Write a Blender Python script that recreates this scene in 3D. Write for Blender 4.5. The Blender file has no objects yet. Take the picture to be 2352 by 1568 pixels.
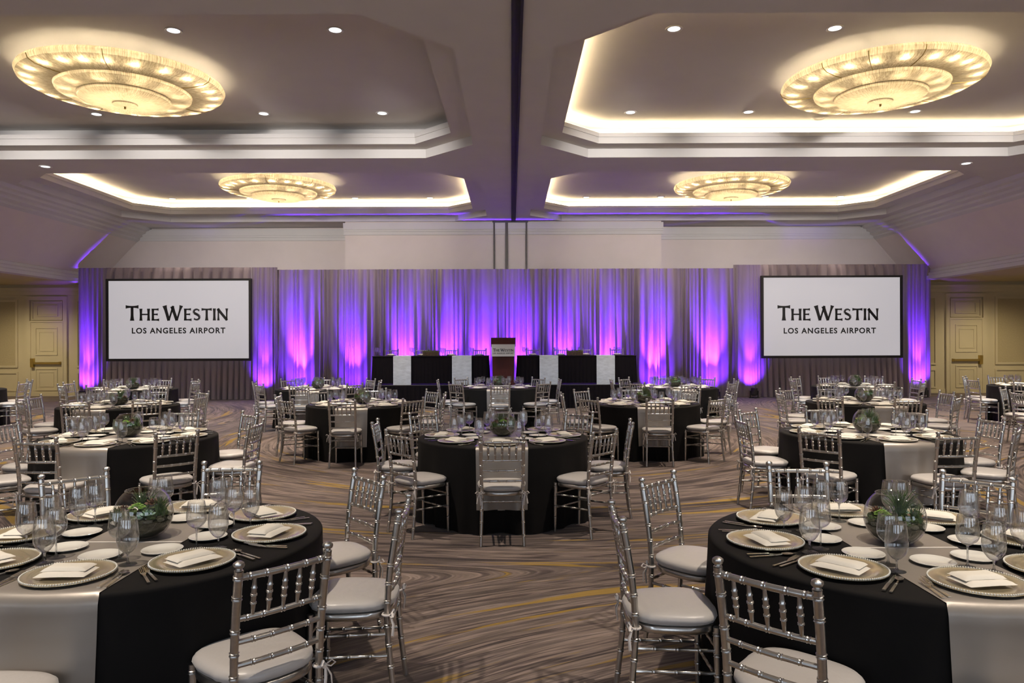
import bpy, bmesh, math, random
from mathutils import Vector, Matrix, noise
PI = math.pi
rnd = random.Random(11)
sc = bpy.context.scene
C = sc.collection
IMW, IMH, FPX = 2352, 1568, 1700.0          # frame size and focal length in pixels
CAMZ = 1.70

# ------------------------------------------------------------------ camera
cd = bpy.data.cameras.new('camera'); cam = bpy.data.objects.new('camera', cd); C.objects.link(cam)
cd.sensor_width = 36.0; cd.lens = 36.0 * FPX / IMW
cd.shift_x = 2.0 / IMW; cd.shift_y = 1.0 / IMW
cd.clip_start = 0.05; cd.clip_end = 200
cam.matrix_world = Matrix.Translation((0, 0, CAMZ)) @ Matrix.Rotation(PI/2, 4, 'X') @ Matrix.Rotation(-0.0034, 4, 'Z')
sc.camera = cam

# ------------------------------------------------------------------ world, exposure, render quality
w = bpy.data.worlds.new('world'); sc.world = w; w.use_nodes = True
bg = w.node_tree.nodes['Background']; bg.inputs[0].default_value = (0.62, 0.76, 1.0, 1); bg.inputs[1].default_value = 0.6
vs = sc.view_settings
sc.display_settings.display_device = 'sRGB'
vs.view_transform = 'Standard'; vs.look = 'None'; vs.exposure = 0.0; vs.gamma = 1.0; vs.use_curve_mapping = False
cy = sc.cycles
cy.max_bounces = 7; cy.diffuse_bounces = 4; cy.glossy_bounces = 3; cy.transmission_bounces = 5; cy.transparent_max_bounces = 28
cy.caustics_reflective = False; cy.caustics_refractive = False
cy.sample_clamp_indirect = 3.0; cy.sample_clamp_direct = 0.0
cy.use_denoising = True; cy.use_adaptive_sampling = True; cy.adaptive_threshold = 0.012; cy.use_light_tree = True

# ------------------------------------------------------------------ lights with no lamp in view: the room's own and added fill
WARM = (1.0, 0.87, 0.72)
COOL = (0.78, 0.88, 1.0)
POWER = dict(added_window=85, down=830, near_down=830, aisle=270, uplight=360, beam=4600, wash=1700, high_wash=1750, cove=34.0, screen=0.50)

def lamp(name, kind, loc, energy, color, **kw):
    l = bpy.data.lights.new(name, kind); l.energy = energy; l.color = color
    for k, v in kw.items():
        setattr(l, k, v)
    o = bpy.data.objects.new(name, l); C.objects.link(o); o.location = loc
    return o

def aim(o, target):
    o.rotation_euler = (Vector(target) - Vector(o.location)).to_track_quat('-Z', 'Y').to_euler()

ADDED_WINDOWS_X = (-11.0, -5.5, 0.0, 5.5, 11.0)
for x in ADDED_WINDOWS_X:                                    # fill lamps added behind the camera, placed as daylight in added windows
    o = lamp('added_window_fill', 'AREA', (x, -5.9, 2.2), POWER['added_window'], COOL, shape='RECTANGLE', size=3.4, size_y=2.6)
    aim(o, (x, 5, 2.2))
for x in (-9.3, -4.7, -2.4, 2.3, 4.5, 9.0):            # the next bay of downlights, over and behind the camera
    for y in (2.5, 6.3):
        o = lamp('downlight_lamp', 'SPOT', (x, y, 5.40), POWER['near_down'], WARM, spot_size=math.radians(72), spot_blend=0.6, shadow_soft_size=0.06)
        aim(o, (x, y, 0))
for x in (-15.3, 15.0):                                # downlights of the low side aisles
    for y in (12.0, 17.5, 21.5):
        o = lamp('aisle_lamp', 'SPOT', (x, y, 3.50), POWER['aisle'], (1.0, 0.86, 0.60), spot_size=math.radians(140), spot_blend=0.8, shadow_soft_size=0.1)
        aim(o, (x, y + 0.6, 0))

for x in (-10.0, -6.0, -2.0, 2.0, 6.0, 10.0):          # unseen lamps added to brighten the far tables and chairs
    o = lamp('added_table_wash', 'SPOT', (x, 7.7, 5.36), POWER['wash'], (0.70, 0.84, 1.0), spot_size=math.radians(36), spot_blend=0.9, shadow_soft_size=0.12)
    aim(o, (x, 15.5, 0.4))
for x in (-9.5, -7.0, -4.6, -2.2, 2.1, 4.5, 6.9, 9.3):            # more added lamps, aimed high to brighten the wall over the drapes
    o = lamp('wall_wash_lamp', 'SPOT', (x, 8.34, 5.33), POWER['high_wash'], (1.0, 0.93, 0.88), spot_size=math.radians(29), spot_blend=1.0, shadow_soft_size=0.12)
    aim(o, (x * 0.98, 22.8, 4.3))

# ------------------------------------------------------------------ helpers: materials
def nodes_of(m):
    m.use_nodes = True
    nt = m.node_tree; nt.nodes.clear()
    out = nt.nodes.new('ShaderNodeOutputMaterial')
    return nt, out

def N(nt, kind, **kw):
    n = nt.nodes.new('ShaderNode' + kind)
    for k, v in kw.items():
        if k == 'ins':
            for kk, vv in v.items():
                n.inputs[kk].default_value = vv
        else:
            setattr(n, k, v)
    return n

def c4(c): return (c[0], c[1], c[2], 1.0)

def mat(name, color, rough=0.5, metal=0.0, spec=0.5, sheen=0.0, vary=0.0, vscale=8.0, bump=0.0, bscale=40.0, stretch=(1, 1, 1), coat=0.0, emit=None, estr=0.0):
    m = bpy.data.materials.new(name); nt, out = nodes_of(m)
    p = N(nt, 'BsdfPrincipled'); nt.links.new(p.outputs[0], out.inputs[0])
    p.inputs['Base Color'].default_value = c4(color); p.inputs['Roughness'].default_value = rough
    p.inputs['Metallic'].default_value = metal; p.inputs['Specular IOR Level'].default_value = spec
    p.inputs['Sheen Weight'].default_value = sheen; p.inputs['Coat Weight'].default_value = coat
    if emit:
        p.inputs['Emission Color'].default_value = c4(emit); p.inputs['Emission Strength'].default_value = estr
    if vary or bump:
        tc = N(nt, 'TexCoord'); mp = N(nt, 'Mapping'); mp.inputs['Scale'].default_value = stretch
        nt.links.new(tc.outputs['Object'], mp.inputs[0])
    if vary:
        nz = N(nt, 'TexNoise', ins={'Scale': vscale, 'Detail': 4.0}); nt.links.new(mp.outputs[0], nz.inputs['Vector'])
        r = N(nt, 'ValToRGB'); nt.links.new(nz.outputs[0], r.inputs[0])
        r.color_ramp.elements[0].position = 0.3; r.color_ramp.elements[1].position = 0.7
        r.color_ramp.elements[0].color = c4([max(0, x * (1 - vary)) for x in color]); r.color_ramp.elements[1].color = c4([min(1, x * (1 + vary)) for x in color])
        nt.links.new(r.outputs[0], p.inputs['Base Color'])
    if bump:
        nb = N(nt, 'TexNoise', ins={'Scale': bscale, 'Detail': 3.0}); nt.links.new(mp.outputs[0], nb.inputs['Vector'])
        b = N(nt, 'Bump', ins={'Strength': bump, 'Distance': 0.01}); nt.links.new(nb.outputs[0], b.inputs['Height'])
        nt.links.new(b.outputs[0], p.inputs['Normal'])
    return m

def thin_glass(name, tint=(0.97, 0.975, 0.98), refl=1.6, edge=0.55, solid=0.0):
    """thin-walled clear glass: transparent with Fresnel reflections, denser where seen edge-on"""
    m = bpy.data.materials.new(name); nt, out = nodes_of(m)
    tr = N(nt, 'BsdfTransparent'); gl = N(nt, 'BsdfGlossy', ins={'Roughness': 0.02, 'Color': (1, 1, 1, 1)})
    lw = N(nt, 'LayerWeight', ins={'Blend': 0.5})
    pw = N(nt, 'Math', operation='POWER', ins={1: 4.0}); nt.links.new(lw.outputs['Facing'], pw.inputs[0])
    mx = N(nt, 'MixRGB', ins={'Color1': c4(tint), 'Color2': (edge, edge, edge * 1.02, 1)}); nt.links.new(pw.outputs[0], mx.inputs['Fac'])
    nt.links.new(mx.outputs[0], tr.inputs[0])
    p5 = N(nt, 'Math', operation='POWER', ins={1: 3.0}); nt.links.new(lw.outputs['Facing'], p5.inputs[0])
    mu = N(nt, 'Math', operation='MULTIPLY_ADD', use_clamp=True, ins={1: 0.75, 2: 0.055 * refl}); nt.links.new(p5.outputs[0], mu.inputs[0])
    ms = N(nt, 'MixShader'); nt.links.new(mu.outputs[0], ms.inputs[0]); nt.links.new(tr.outputs[0], ms.inputs[1]); nt.links.new(gl.outputs[0], ms.inputs[2])
    if solid:                                             # thicker wall: part of the light is bent as in a lens
        rf = N(nt, 'BsdfGlass', ins={'IOR': 1.25, 'Roughness': 0.0, 'Color': (1, 1, 1, 1)}); m2 = N(nt, 'MixShader', ins={0: solid})
        nt.links.new(ms.outputs[0], m2.inputs[1]); nt.links.new(rf.outputs[0], m2.inputs[2]); ms = m2
    nt.links.new(ms.outputs[0], out.inputs[0])
    return m

def emission(name, color, strength):
    m = bpy.data.materials.new(name); nt, out = nodes_of(m)
    e = N(nt, 'Emission', ins={'Color': c4(color), 'Strength': strength}); nt.links.new(e.outputs[0], out.inputs[0])
    return m

def lamp_glass(name):
    """ribbed pressed glass of the ceiling lamps: lets the bulbs behind glow through"""
    m = bpy.data.materials.new(name); nt, out = nodes_of(m)
    tc = N(nt, 'TexCoord')
    sep = N(nt, 'SeparateXYZ'); nt.links.new(tc.outputs['Object'], sep.inputs[0])
    at = N(nt, 'Math', operation='ARCTAN2'); nt.links.new(sep.outputs[0], at.inputs[0]); nt.links.new(sep.outputs[1], at.inputs[1])
    ln = N(nt, 'VectorMath', operation='LENGTH'); nt.links.new(tc.outputs['Object'], ln.inputs[0])
    cb = N(nt, 'CombineXYZ'); m1 = N(nt, 'Math', operation='MULTIPLY', ins={1: 26.0}); nt.links.new(at.outputs[0], m1.inputs[0])
    m2 = N(nt, 'Math', operation='MULTIPLY', ins={1: 5.0}); nt.links.new(ln.outputs['Value'], m2.inputs[0])
    nt.links.new(m1.outputs[0], cb.inputs[0]); nt.links.new(m2.outputs[0], cb.inputs[1])
    nz = N(nt, 'TexNoise', ins={'Scale': 2.2, 'Detail': 6.0, 'Roughness': 0.7}); nt.links.new(cb.outputs[0], nz.inputs['Vector'])
    rp = N(nt, 'ValToRGB'); nt.links.new(nz.outputs[0], rp.inputs[0])
    rp.color_ramp.elements[0].position = 0.32; rp.color_ramp.elements[0].color = (0.48, 0.38, 0.21, 1)
    rp.color_ramp.elements[1].position = 0.66; rp.color_ramp.elements[1].color = (0.97, 0.90, 0.72, 1)
    bp = N(nt, 'Bump', ins={'Strength': 0.7, 'Distance': 0.02}); nt.links.new(nz.outputs[0], bp.inputs['Height'])
    tl = N(nt, 'BsdfTranslucent'); nt.links.new(rp.outputs[0], tl.inputs[0]); nt.links.new(bp.outputs[0], tl.inputs['Normal'])
    gl = N(nt, 'BsdfPrincipled', ins={'Roughness': 0.22, 'Specular IOR Level': 0.8}); nt.links.new(rp.outputs[0], gl.inputs['Base Color']); nt.links.new(bp.outputs[0], gl.inputs['Normal'])
    ms = N(nt, 'MixShader', ins={0: 0.22}); nt.links.new(tl.outputs[0], ms.inputs[1]); nt.links.new(gl.outputs[0], ms.inputs[2])
    nt.links.new(ms.outputs[0], out.inputs[0])
    return m

def carpet():
    m = bpy.data.materials.new('carpet'); nt, out = nodes_of(m)
    p = N(nt, 'BsdfPrincipled', ins={'Roughness': 0.95, 'Specular IOR Level': 0.1, 'Sheen Weight': 0.15}); nt.links.new(p.outputs[0], out.inputs[0])
    ge = N(nt, 'NewGeometry'); wob = N(nt, 'TexNoise', ins={'Scale': 0.22, 'Detail': 2.0})
    nt.links.new(ge.outputs['Position'], wob.inputs['Vector'])
    vs_ = N(nt, 'VectorMath', operation='SUBTRACT', ins={1: (0.5, 0.5, 0.5)}); nt.links.new(wob.outputs['Color'], vs_.inputs[0])
    sc_ = N(nt, 'VectorMath', operation='MULTIPLY', ins={1: (0.6, 0.6, 0)}); nt.links.new(vs_.outputs[0], sc_.inputs[0])
    pos = N(nt, 'VectorMath', operation='ADD'); nt.links.new(ge.outputs['Position'], pos.inputs[0]); nt.links.new(sc_.outputs[0], pos.inputs[1])
    last = None
    for cx, cy_ in ((3.0, -2.0), (-9.5, 3.0), (0.0, 13.4), (11.5, 6.0), (-12.5, 16.5), (12.5, 18.5), (0.5, 22.5)):
        d = N(nt, 'VectorMath', operation='DISTANCE', ins={1: (cx, cy_, 0)}); nt.links.new(pos.outputs[0], d.inputs[0])
        if last is None: last = d.outputs['Value']
        else:
            mn = N(nt, 'Math', operation='SMOOTH_MIN', ins={2: 0.7}); nt.links.new(last, mn.inputs[0]); nt.links.new(d.outputs['Value'], mn.inputs[1]); last = mn.outputs[0]
    sp = N(nt, 'SeparateXYZ'); nt.links.new(pos.outputs[0], sp.inputs[0])
    def streak(k, along, detail, rough, off):
        a = N(nt, 'Math', operation='MULTIPLY_ADD', ins={1: k, 2: off}); nt.links.new(last, a.inputs[0])
        bx = N(nt, 'Math', operation='MULTIPLY', ins={1: along}); nt.links.new(sp.outputs[0], bx.inputs[0])
        by = N(nt, 'Math', operation='MULTIPLY', ins={1: along}); nt.links.new(sp.outputs[1], by.inputs[0])
        cb = N(nt, 'CombineXYZ'); nt.links.new(a.outputs[0], cb.inputs[0]); nt.links.new(bx.outputs[0], cb.inputs[1]); nt.links.new(by.outputs[0], cb.inputs[2])
        nz = N(nt, 'TexNoise', ins={'Scale': 1.0, 'Detail': detail, 'Roughness': rough}); nt.links.new(cb.outputs[0], nz.inputs['Vector'])
        return nz.outputs[0]
    s1 = streak(5.0, 0.24, 4.0, 0.58, 0.0)
    rp = N(nt, 'ValToRGB'); nt.links.new(s1, rp.inputs[0]); cr = rp.color_ramp
    stops = [(0.30, (0.060, 0.044, 0.044)), (0.385, (0.085, 0.064, 0.062)), (0.415, (0.25, 0.20, 0.185)), (0.435, (0.14, 0.110, 0.100)), (0.462, (0.175, 0.138, 0.125)), (0.475, (0.34, 0.28, 0.255)), (0.492, (0.20, 0.158, 0.14)),
             (0.52, (0.27, 0.215, 0.19)), (0.535, (0.11, 0.083, 0.077)), (0.555, (0.085, 0.062, 0.060)), (0.572, (0.30, 0.24, 0.215)), (0.61, (0.185, 0.145, 0.128)), (0.68, (0.075, 0.056, 0.052))]
    stops = [(q, (c[0] * 0.84, c[1] * 0.82, c[2] * 0.81)) for q, c in stops]
    cr.elements[0].position, cr.elements[0].color = stops[0][0], c4(stops[0][1]); cr.elements[1].position, cr.elements[1].color = stops[-1][0], c4(stops[-1][1])
    for q, c in stops[1:-1]:
        e = cr.elements.new(q); e.color = c4(c)
    s2 = streak(22.0, 1.1, 4.0, 0.7, 7.3)                 # thin streaks
    r2 = N(nt, 'ValToRGB'); nt.links.new(s2, r2.inputs[0]); r2.color_ramp.elements[0].position = 0.35; r2.color_ramp.elements[1].position = 0.65
    r2.color_ramp.elements[0].color = (0.42, 0.40, 0.39, 1); r2.color_ramp.elements[1].color = (1.06, 1.03, 1.0, 1)
    mm = N(nt, 'MixRGB', blend_type='MULTIPLY', ins={'Fac': 1.0}); nt.links.new(rp.outputs[0], mm.inputs['Color1']); nt.links.new(r2.outputs[0], mm.inputs['Color2'])
    s3 = streak(5.5, 0.30, 5.0, 0.62, 31.0)               # mustard bands
    r3 = N(nt, 'ValToRGB'); nt.links.new(s3, r3.inputs[0]); r3.color_ramp.elements[0].position = 0.595; r3.color_ramp.elements[1].position = 0.625
    r3.color_ramp.elements[0].color = (0, 0, 0, 1); r3.color_ramp.elements[1].color = (1, 1, 1, 1)
    gp = N(nt, 'Math', operation='MULTIPLY', ins={1: 0.85}); nt.links.new(r3.outputs[0], gp.inputs[0])
    mg = N(nt, 'MixRGB', ins={'Color2': (0.27, 0.165, 0.022, 1)}); nt.links.new(gp.outputs[0], mg.inputs['Fac']); nt.links.new(mm.outputs[0], mg.inputs['Color1'])
    nt.links.new(mg.outputs[0], p.inputs['Base Color'])
    fz = N(nt, 'TexNoise', ins={'Scale': 260.0, 'Detail': 2.0}); nt.links.new(ge.outputs['Position'], fz.inputs['Vector'])
    b = N(nt, 'Bump', ins={'Strength': 0.35, 'Distance': 0.004}); nt.links.new(fz.outputs[0], b.inputs['Height']); nt.links.new(b.outputs[0], p.inputs['Normal'])
    return m

M = dict(
    ceiling=mat('painted ceiling', (0.72, 0.70, 0.68), 0.85, spec=0.2, vary=0.02, vscale=1.5),
    upper=mat('upper wall paint', (0.78, 0.70, 0.66), 0.75, spec=0.2, vary=0.02, vscale=2),
    lower=mat('beige panelling', (0.60, 0.51, 0.32), 0.55, spec=0.3, vary=0.03, vscale=2),
    inset=mat('fabric wall panel', (0.47, 0.385, 0.22), 0.8, spec=0.2, vary=0.06, vscale=30),
    dark=mat('dark metal', (0.020, 0.018, 0.018), 0.8),
    brown=mat('dark wood trim', (0.035, 0.022, 0.018), 0.45),
    brass=mat('brass', (0.55, 0.40, 0.12), 0.35, 0.9),
    carpet=carpet(),
    silver=mat('silver chair paint', (0.58, 0.56, 0.53), 0.31, 1.0, vary=0.06, vscale=60),
    cushion=mat('ivory satin cushion', (0.47, 0.435, 0.41), 0.38, 0.0, spec=0.5, sheen=0.3, bump=0.35, bscale=14),
    tie=mat('ivory ribbon', (0.68, 0.62, 0.58), 0.5),
    cloth=mat('black table linen', (0.0065, 0.0056, 0.0054), 0.85, spec=0.2, sheen=0.0, vary=0.15, vscale=6),
    skirt=mat('black pleated skirt', (0.0055, 0.0042, 0.0065), 0.9, spec=0.12),
    satin=mat('silver taupe satin', (0.29, 0.258, 0.228), 0.40, 0.35, spec=0.5, bump=0.15, bscale=9),
    satin_blue=mat('silver dupioni', (0.60, 0.62, 0.66), 0.45, 0.2, vary=0.12, vscale=9, stretch=(1, 1, 3)),
    seam=mat('pale hem', (0.72, 0.67, 0.62), 0.4),
    charger=mat('gold-tinted silver charger', (0.90, 0.79, 0.54), 0.20, 0.85),  # silver plates; warm reflections of coves and chandeliers put into the base colour
    beads=mat('bead rim', (0.86, 0.83, 0.74), 0.25, 0.15),
    napkin=mat('ivory napkin', (0.66, 0.62, 0.55), 0.85, spec=0.2, bump=0.12, bscale=120),
    china=mat('white china', (0.66, 0.64, 0.59), 0.12, spec=0.6, coat=0.3),
    steel=mat('polished steel', (0.78, 0.73, 0.62), 0.14, 1.0),
    glass=thin_glass('wine glass', refl=2.2, edge=0.60, solid=0.26),
    bowlglass=thin_glass('bowl glass', tint=(0.95, 0.965, 0.955), refl=1.3, edge=0.5),
    soil=mat('dark soil', (0.030, 0.030, 0.014), 0.95, vary=0.5, vscale=60, bump=0.8, bscale=90),
    moss=mat('dark moss', (0.070, 0.105, 0.030), 0.9, vary=0.5, vscale=50, bump=0.8, bscale=120),
    lime=mat('lime sedum', (0.24, 0.42, 0.055), 0.6, vary=0.3, vscale=80),
    jade=mat('blue green succulent', (0.20, 0.33, 0.23), 0.5, vary=0.15, vscale=40),
    rust=mat('rust red leaf', (0.16, 0.075, 0.04), 0.6, vary=0.35, vscale=60),
    grass=mat('dark green blades', (0.060, 0.115, 0.030), 0.6, vary=0.35, vscale=40),
    wood=mat('mahogany', (0.062, 0.013, 0.010), 0.5, spec=0.2, vary=0.15, vscale=5, stretch=(8, 8, 1)),
    twig=mat('brown twig box', (0.075, 0.045, 0.025), 0.85, vary=0.4, vscale=40),
    white=mat('white board', (0.80, 0.79, 0.78), 0.5),
    ink=mat('black lettering', (0.008, 0.008, 0.009), 0.6),
    screen=mat('projected screen', (0.25, 0.24, 0.25), 0.9, emit=(1.0, 0.955, 1.0), estr=POWER['screen'] * 0.85),
    drape=mat('taupe drape', (0.27, 0.215, 0.235), 0.62, spec=0.3, sheen=0.15),
    lampglass=lamp_glass('ribbed lamp glass'),
    bulb=emission('bulb', (1.0, 0.80, 0.52), 110.0),
    cove=emission('cove strip', (1.0, 0.76, 0.44), POWER['cove']),
    downlens=emission('downlight lens', (0.93, 0.96, 1.0), 2.2),
    uplens=emission('uplight lens', (0.42, 0.12, 1.0), 6.0),
    trimwhite=mat('white trim ring', (0.72, 0.70, 0.67), 0.5),
    gloss=bpy.data.materials.new('solid glass'),
)
nt, out = nodes_of(M['gloss'])
g_ = N(nt, 'BsdfGlass', ins={'IOR': 1.45, 'Roughness': 0.0, 'Color': (0.97, 0.98, 0.98, 1)}); t_ = N(nt, 'BsdfTransparent', ins={'Color': (0.9, 0.91, 0.92, 1)})
mx_ = N(nt, 'MixShader', ins={0: 0.55}); nt.links.new(t_.outputs[0], mx_.inputs[1]); nt.links.new(g_.outputs[0], mx_.inputs[2]); nt.links.new(mx_.outputs[0], out.inputs[0])

# ------------------------------------------------------------------ helpers: meshes
class MB:
    def __init__(s): s.v = []; s.f = []
    def add(s, vs_, fs):
        n = len(s.v); s.v += [tuple(p) for p in vs_]; s.f += [tuple(i + n for i in f) for f in fs]
        return s
    def box(s, x0, x1, y0, y1, z0, z1):
        return s.add([(x0, y0, z0), (x1, y0, z0), (x1, y1, z0), (x0, y1, z0), (x0, y0, z1), (x1, y0, z1), (x1, y1, z1), (x0, y1, z1)],
                     [(0, 3, 2, 1), (4, 5, 6, 7), (0, 1, 5, 4), (1, 2, 6, 5), (2, 3, 7, 6), (3, 0, 4, 7)])
    def poly(s, pts): return s.add(pts, [tuple(range(len(pts)))])
    def tube(s, pts, rad, n=8, cap=True, flat=1.0):
        pts = [Vector(p) for p in pts]; k = len(pts); vs_ = []; fs = []
        if not hasattr(rad, '__len__'): rad = [rad] * k
        t0 = (pts[1] - pts[0]).normalized(); up = Vector((0, 0, 1)) if abs(t0.z) < 0.9 else Vector((0, 1, 0))
        u = t0.cross(up).normalized()
        for i in range(k):
            t = (pts[min(i + 1, k - 1)] - pts[max(i - 1, 0)]).normalized()
            u = (u - t * u.dot(t)).normalized(); q = t.cross(u)
            for j in range(n):
                a = 2 * PI * j / n
                vs_.append(pts[i] + u * math.cos(a) * rad[i] + q * math.sin(a) * rad[i] * flat)
        for i in range(k - 1):
            for j in range(n):
                fs.append((i * n + j, i * n + (j + 1) % n, (i + 1) * n + (j + 1) % n, (i + 1) * n + j))
        if cap:
            fs.append(tuple(range(n - 1, -1, -1))); fs.append(tuple((k - 1) * n + j for j in range(n)))
        return s.add(vs_, fs)
    def lathe(s, prof, n=24, c=(0, 0, 0), cap0=False, cap1=False):
        vs_ = []; fs = []; k = len(prof)
        for r, z in prof:
            for j in range(n):
                a = 2 * PI * j / n; vs_.append((c[0] + r * math.cos(a), c[1] + r * math.sin(a), c[2] + z))
        for i in range(k - 1):
            for j in range(n):
                fs.append((i * n + j, i * n + (j + 1) % n, (i + 1) * n + (j + 1) % n, (i + 1) * n + j))
        if cap0: fs.append(tuple(range(n - 1, -1, -1)))
        if cap1: fs.append(tuple((k - 1) * n + j for j in range(n)))
        return s.add(vs_, fs)
    def ball(s, c, r, n=8, sq=1.0):
        k = max(4, n // 2)
        return s.lathe([(max(1e-4, r * math.sin(PI * i / k)), -r * sq * math.cos(PI * i / k)) for i in range(k + 1)], n, c)
    def grid(s, fn, nu, nv, wrap=False):
        vs_ = [fn(i, j) for j in range(nv) for i in range(nu)]; fs = []
        for j in range(nv - 1):
            for i in range(nu if wrap else nu - 1):
                fs.append((j * nu + i, j * nu + (i + 1) % nu, (j + 1) * nu + (i + 1) % nu, (j + 1) * nu + i))
        return s.add(vs_, fs)
    def mesh(s, name, m, smooth=True, angle=40, weld=False):
        me = bpy.data.meshes.new(name); me.from_pydata(s.v, [], s.f)
        if weld:
            b = bmesh.new(); b.from_mesh(me); bmesh.ops.remove_doubles(b, verts=b.verts, dist=1e-4); bmesh.ops.recalc_face_normals(b, faces=b.faces); b.to_mesh(me); b.free()
        me.materials.append(m)
        if smooth:
            me.polygons.foreach_set('use_smooth', [True] * len(me.polygons)); me.set_sharp_from_angle(angle=math.radians(angle))
        me.update()
        return me

def put(name, me, parent=None, loc=None, rz=0.0, rot=None, scale=None):
    o = bpy.data.objects.new(name, me); C.objects.link(o)
    if parent is not None: o.parent = parent
    if loc is not None: o.location = loc
    if rot is not None: o.rotation_euler = rot
    elif rz: o.rotation_euler = (0, 0, rz)
    if scale is not None: o.scale = (scale,) * 3
    return o

def tag(o, label, cat, group=None, kind=None):
    o['label'] = label; o['category'] = cat
    if group: o['group'] = group
    if kind: o['kind'] = kind
    return o

def thing(name, label, cat, loc=(0, 0, 0), rz=0.0, group=None):
    return tag(put(name, None, None, loc, rz), label, cat, group)

def struct(name, mb, m, smooth=False, parent=None):
    o = put(name, mb.mesh(name, m, smooth), parent)
    if parent is None: o['kind'] = 'structure'
    return o

# ------------------------------------------------------------------ room shell
H0 = CAMZ + 3.716; H1 = CAMZ + 3.892; H2 = CAMZ + 4.097; H3 = CAMZ + 4.29      # ceiling, ledge, cove lip, coffer panel
YB = 24.0; YF = -6.0
XCL, XCR = -11.62, 11.32
struct('floor', MB().poly([(-18, YF, 0), (18, YF, 0), (18, YB, 0), (-18, YB, 0)]), M['carpet'])

COFFERS = [  # x0, x1, y0, y1, cove lit
    (-11.44, -0.71, 8.38, 14.94, False), (0.565, 11.04, 8.38, 14.94, True),
    (-11.44, -0.71, 16.19, 22.75, True), (0.565, 11.04, 16.19, 22.75, True)]
def octo(cf, d, z, c=1.0):
    x0, x1, y0, y1 = cf[0] + d, cf[1] - d, cf[2] + d, cf[3] - d; c = c - 0.586 * d
    return [(x0 + c, y0, z), (x1 - c, y0, z), (x1, y0 + c, z), (x1, y1 - c, z), (x1 - c, y1, z), (x0 + c, y1, z), (x0, y1 - c, z), (x0, y0 + c, z)]
def ring(mb, a, b):
    for i in range(8):
        j = (i + 1) % 8; mb.poly([a[i], a[j], b[j], b[i]])
mb = MB()
xs = [XCL, -11.44, -0.71, 0.565, 11.04, XCR]; ys = [YF, 8.38, 14.94, 16.19, 22.75, YB]
for i in range(5):
    for j in range(5):
        if i in (1, 3) and j in (1, 3): continue
        mb.poly([(xs[i], ys[j], H0), (xs[i + 1], ys[j], H0), (xs[i + 1], ys[j + 1], H0), (xs[i], ys[j + 1], H0)])
for cf in COFFERS:
    x0, x1, y0, y1 = cf[:4]
    for (a, b, sx, sy) in ((x0, y0, 1, 1), (x1, y0, -1, 1), (x1, y1, -1, -1), (x0, y1, 1, -1)):
        mb.poly([(a, b, H0), (a + sx, b, H0), (a, b + sy, H0)])
    ring(mb, octo(cf, 0, H0), octo(cf, 0, H1)); ring(mb, octo(cf, 0, H1), octo(cf, 0.40, H1))
    ring(mb, octo(cf, 0.40, H1), octo(cf, 0.40, H2)); ring(mb, octo(cf, 0.40, H2), octo(cf, 0.42, H2))
    ring(mb, octo(cf, 0.42, H2), octo(cf, 0.42, H2 - 0.08)); ring(mb, octo(cf, 0.42, H2 - 0.08), octo(cf, 0.03, H2 - 0.08))
    ring(mb, octo(cf, 0.03, H2 - 0.08), octo(cf, 0.03, H3)); mb.poly(octo(cf, 0.03, H3))
struct('ceiling', mb, M['ceiling'])
for side, xa, xb in (('left', -18, -13.3), ('right', 12.9, 18)):
    struct('ceiling_aisle_' + side, MB().poly([(xa, YF, CAMZ + 1.90), (xb, YF, CAMZ + 1.90), (xb, YB, CAMZ + 1.90), (xa, YB, CAMZ + 1.90)]), M['lower'])
cove_names = {1: 'above the glowing ledge of the near right coffer', 2: 'above the glowing ledge of the far left coffer', 3: 'above the glowing ledge of the far right coffer'}
for k, cf in enumerate(COFFERS):
    if cf[4]:
        mb = MB(); a, b = octo(cf, 0.35, H2 - 0.045), octo(cf, 0.41, H2 - 0.045); a2, b2 = octo(cf, 0.35, H2 + 0.004), octo(cf, 0.41, H2 + 0.004)
        ring(mb, a2, b2); ring(mb, a, a2); ring(mb, b, b2)
        tag(put('cove_light_strip', mb.mesh('cove_light_strip', M['cove'], False)), 'warm LED strip ' + cove_names[k], 'light strip', 'cove light strips')

def extrude_y(prof, y0, y1):
    mb = MB(); n = len(prof)
    for (a, b) in zip(prof[:-1], prof[1:]):
        mb.poly([(a[0], y0, a[1] + CAMZ), (b[0], y0, b[1] + CAMZ), (b[0], y1, b[1] + CAMZ), (a[0], y1, a[1] + CAMZ)])
    return mb
crown = [(0, 0), (0.02, 0.0), (0.05, -0.09), (0.15, -0.12), (0.16, -0.18), (0.27, -0.22), (0.28, -0.28), (0.40, -0.33), (0.41, -0.38), (0.50, -0.44)]
foot = [(0.0, 0.0), (-0.03, -0.02), (-0.03, -0.09), (-0.09, -0.13), (-0.09, -0.20), (-0.13, -0.22), (-0.13, -0.32), (0.2, -0.32), (0.2, -0.2)]
for side, s, xc, xb in (('left', -1, XCL, -13.2), ('right', 1, XCR, 12.77)):
    struct('trim_crown_' + side, extrude_y([(xc + s * a, 3.716 + b) for a, b in crown], YF, YB), M['ceiling'])
    struct('wall_' + side + '_upper', extrude_y([(xc + s * 0.49, 3.716 - 0.43), (xb, 2.16)], YF, YB), M['upper'])
    struct('trim_beam_' + side, extrude_y([(xb + s * a, 2.18 + b) for a, b in foot], YF, YB), M['ceiling'])
    struct('wall_' + side, MB().poly([(s * 18, YF, 0), (s * 18, YB, 0), (s * 18, YB, CAMZ + 1.95), (s * 18, YF, CAMZ + 1.95)]), M['lower'])
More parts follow.
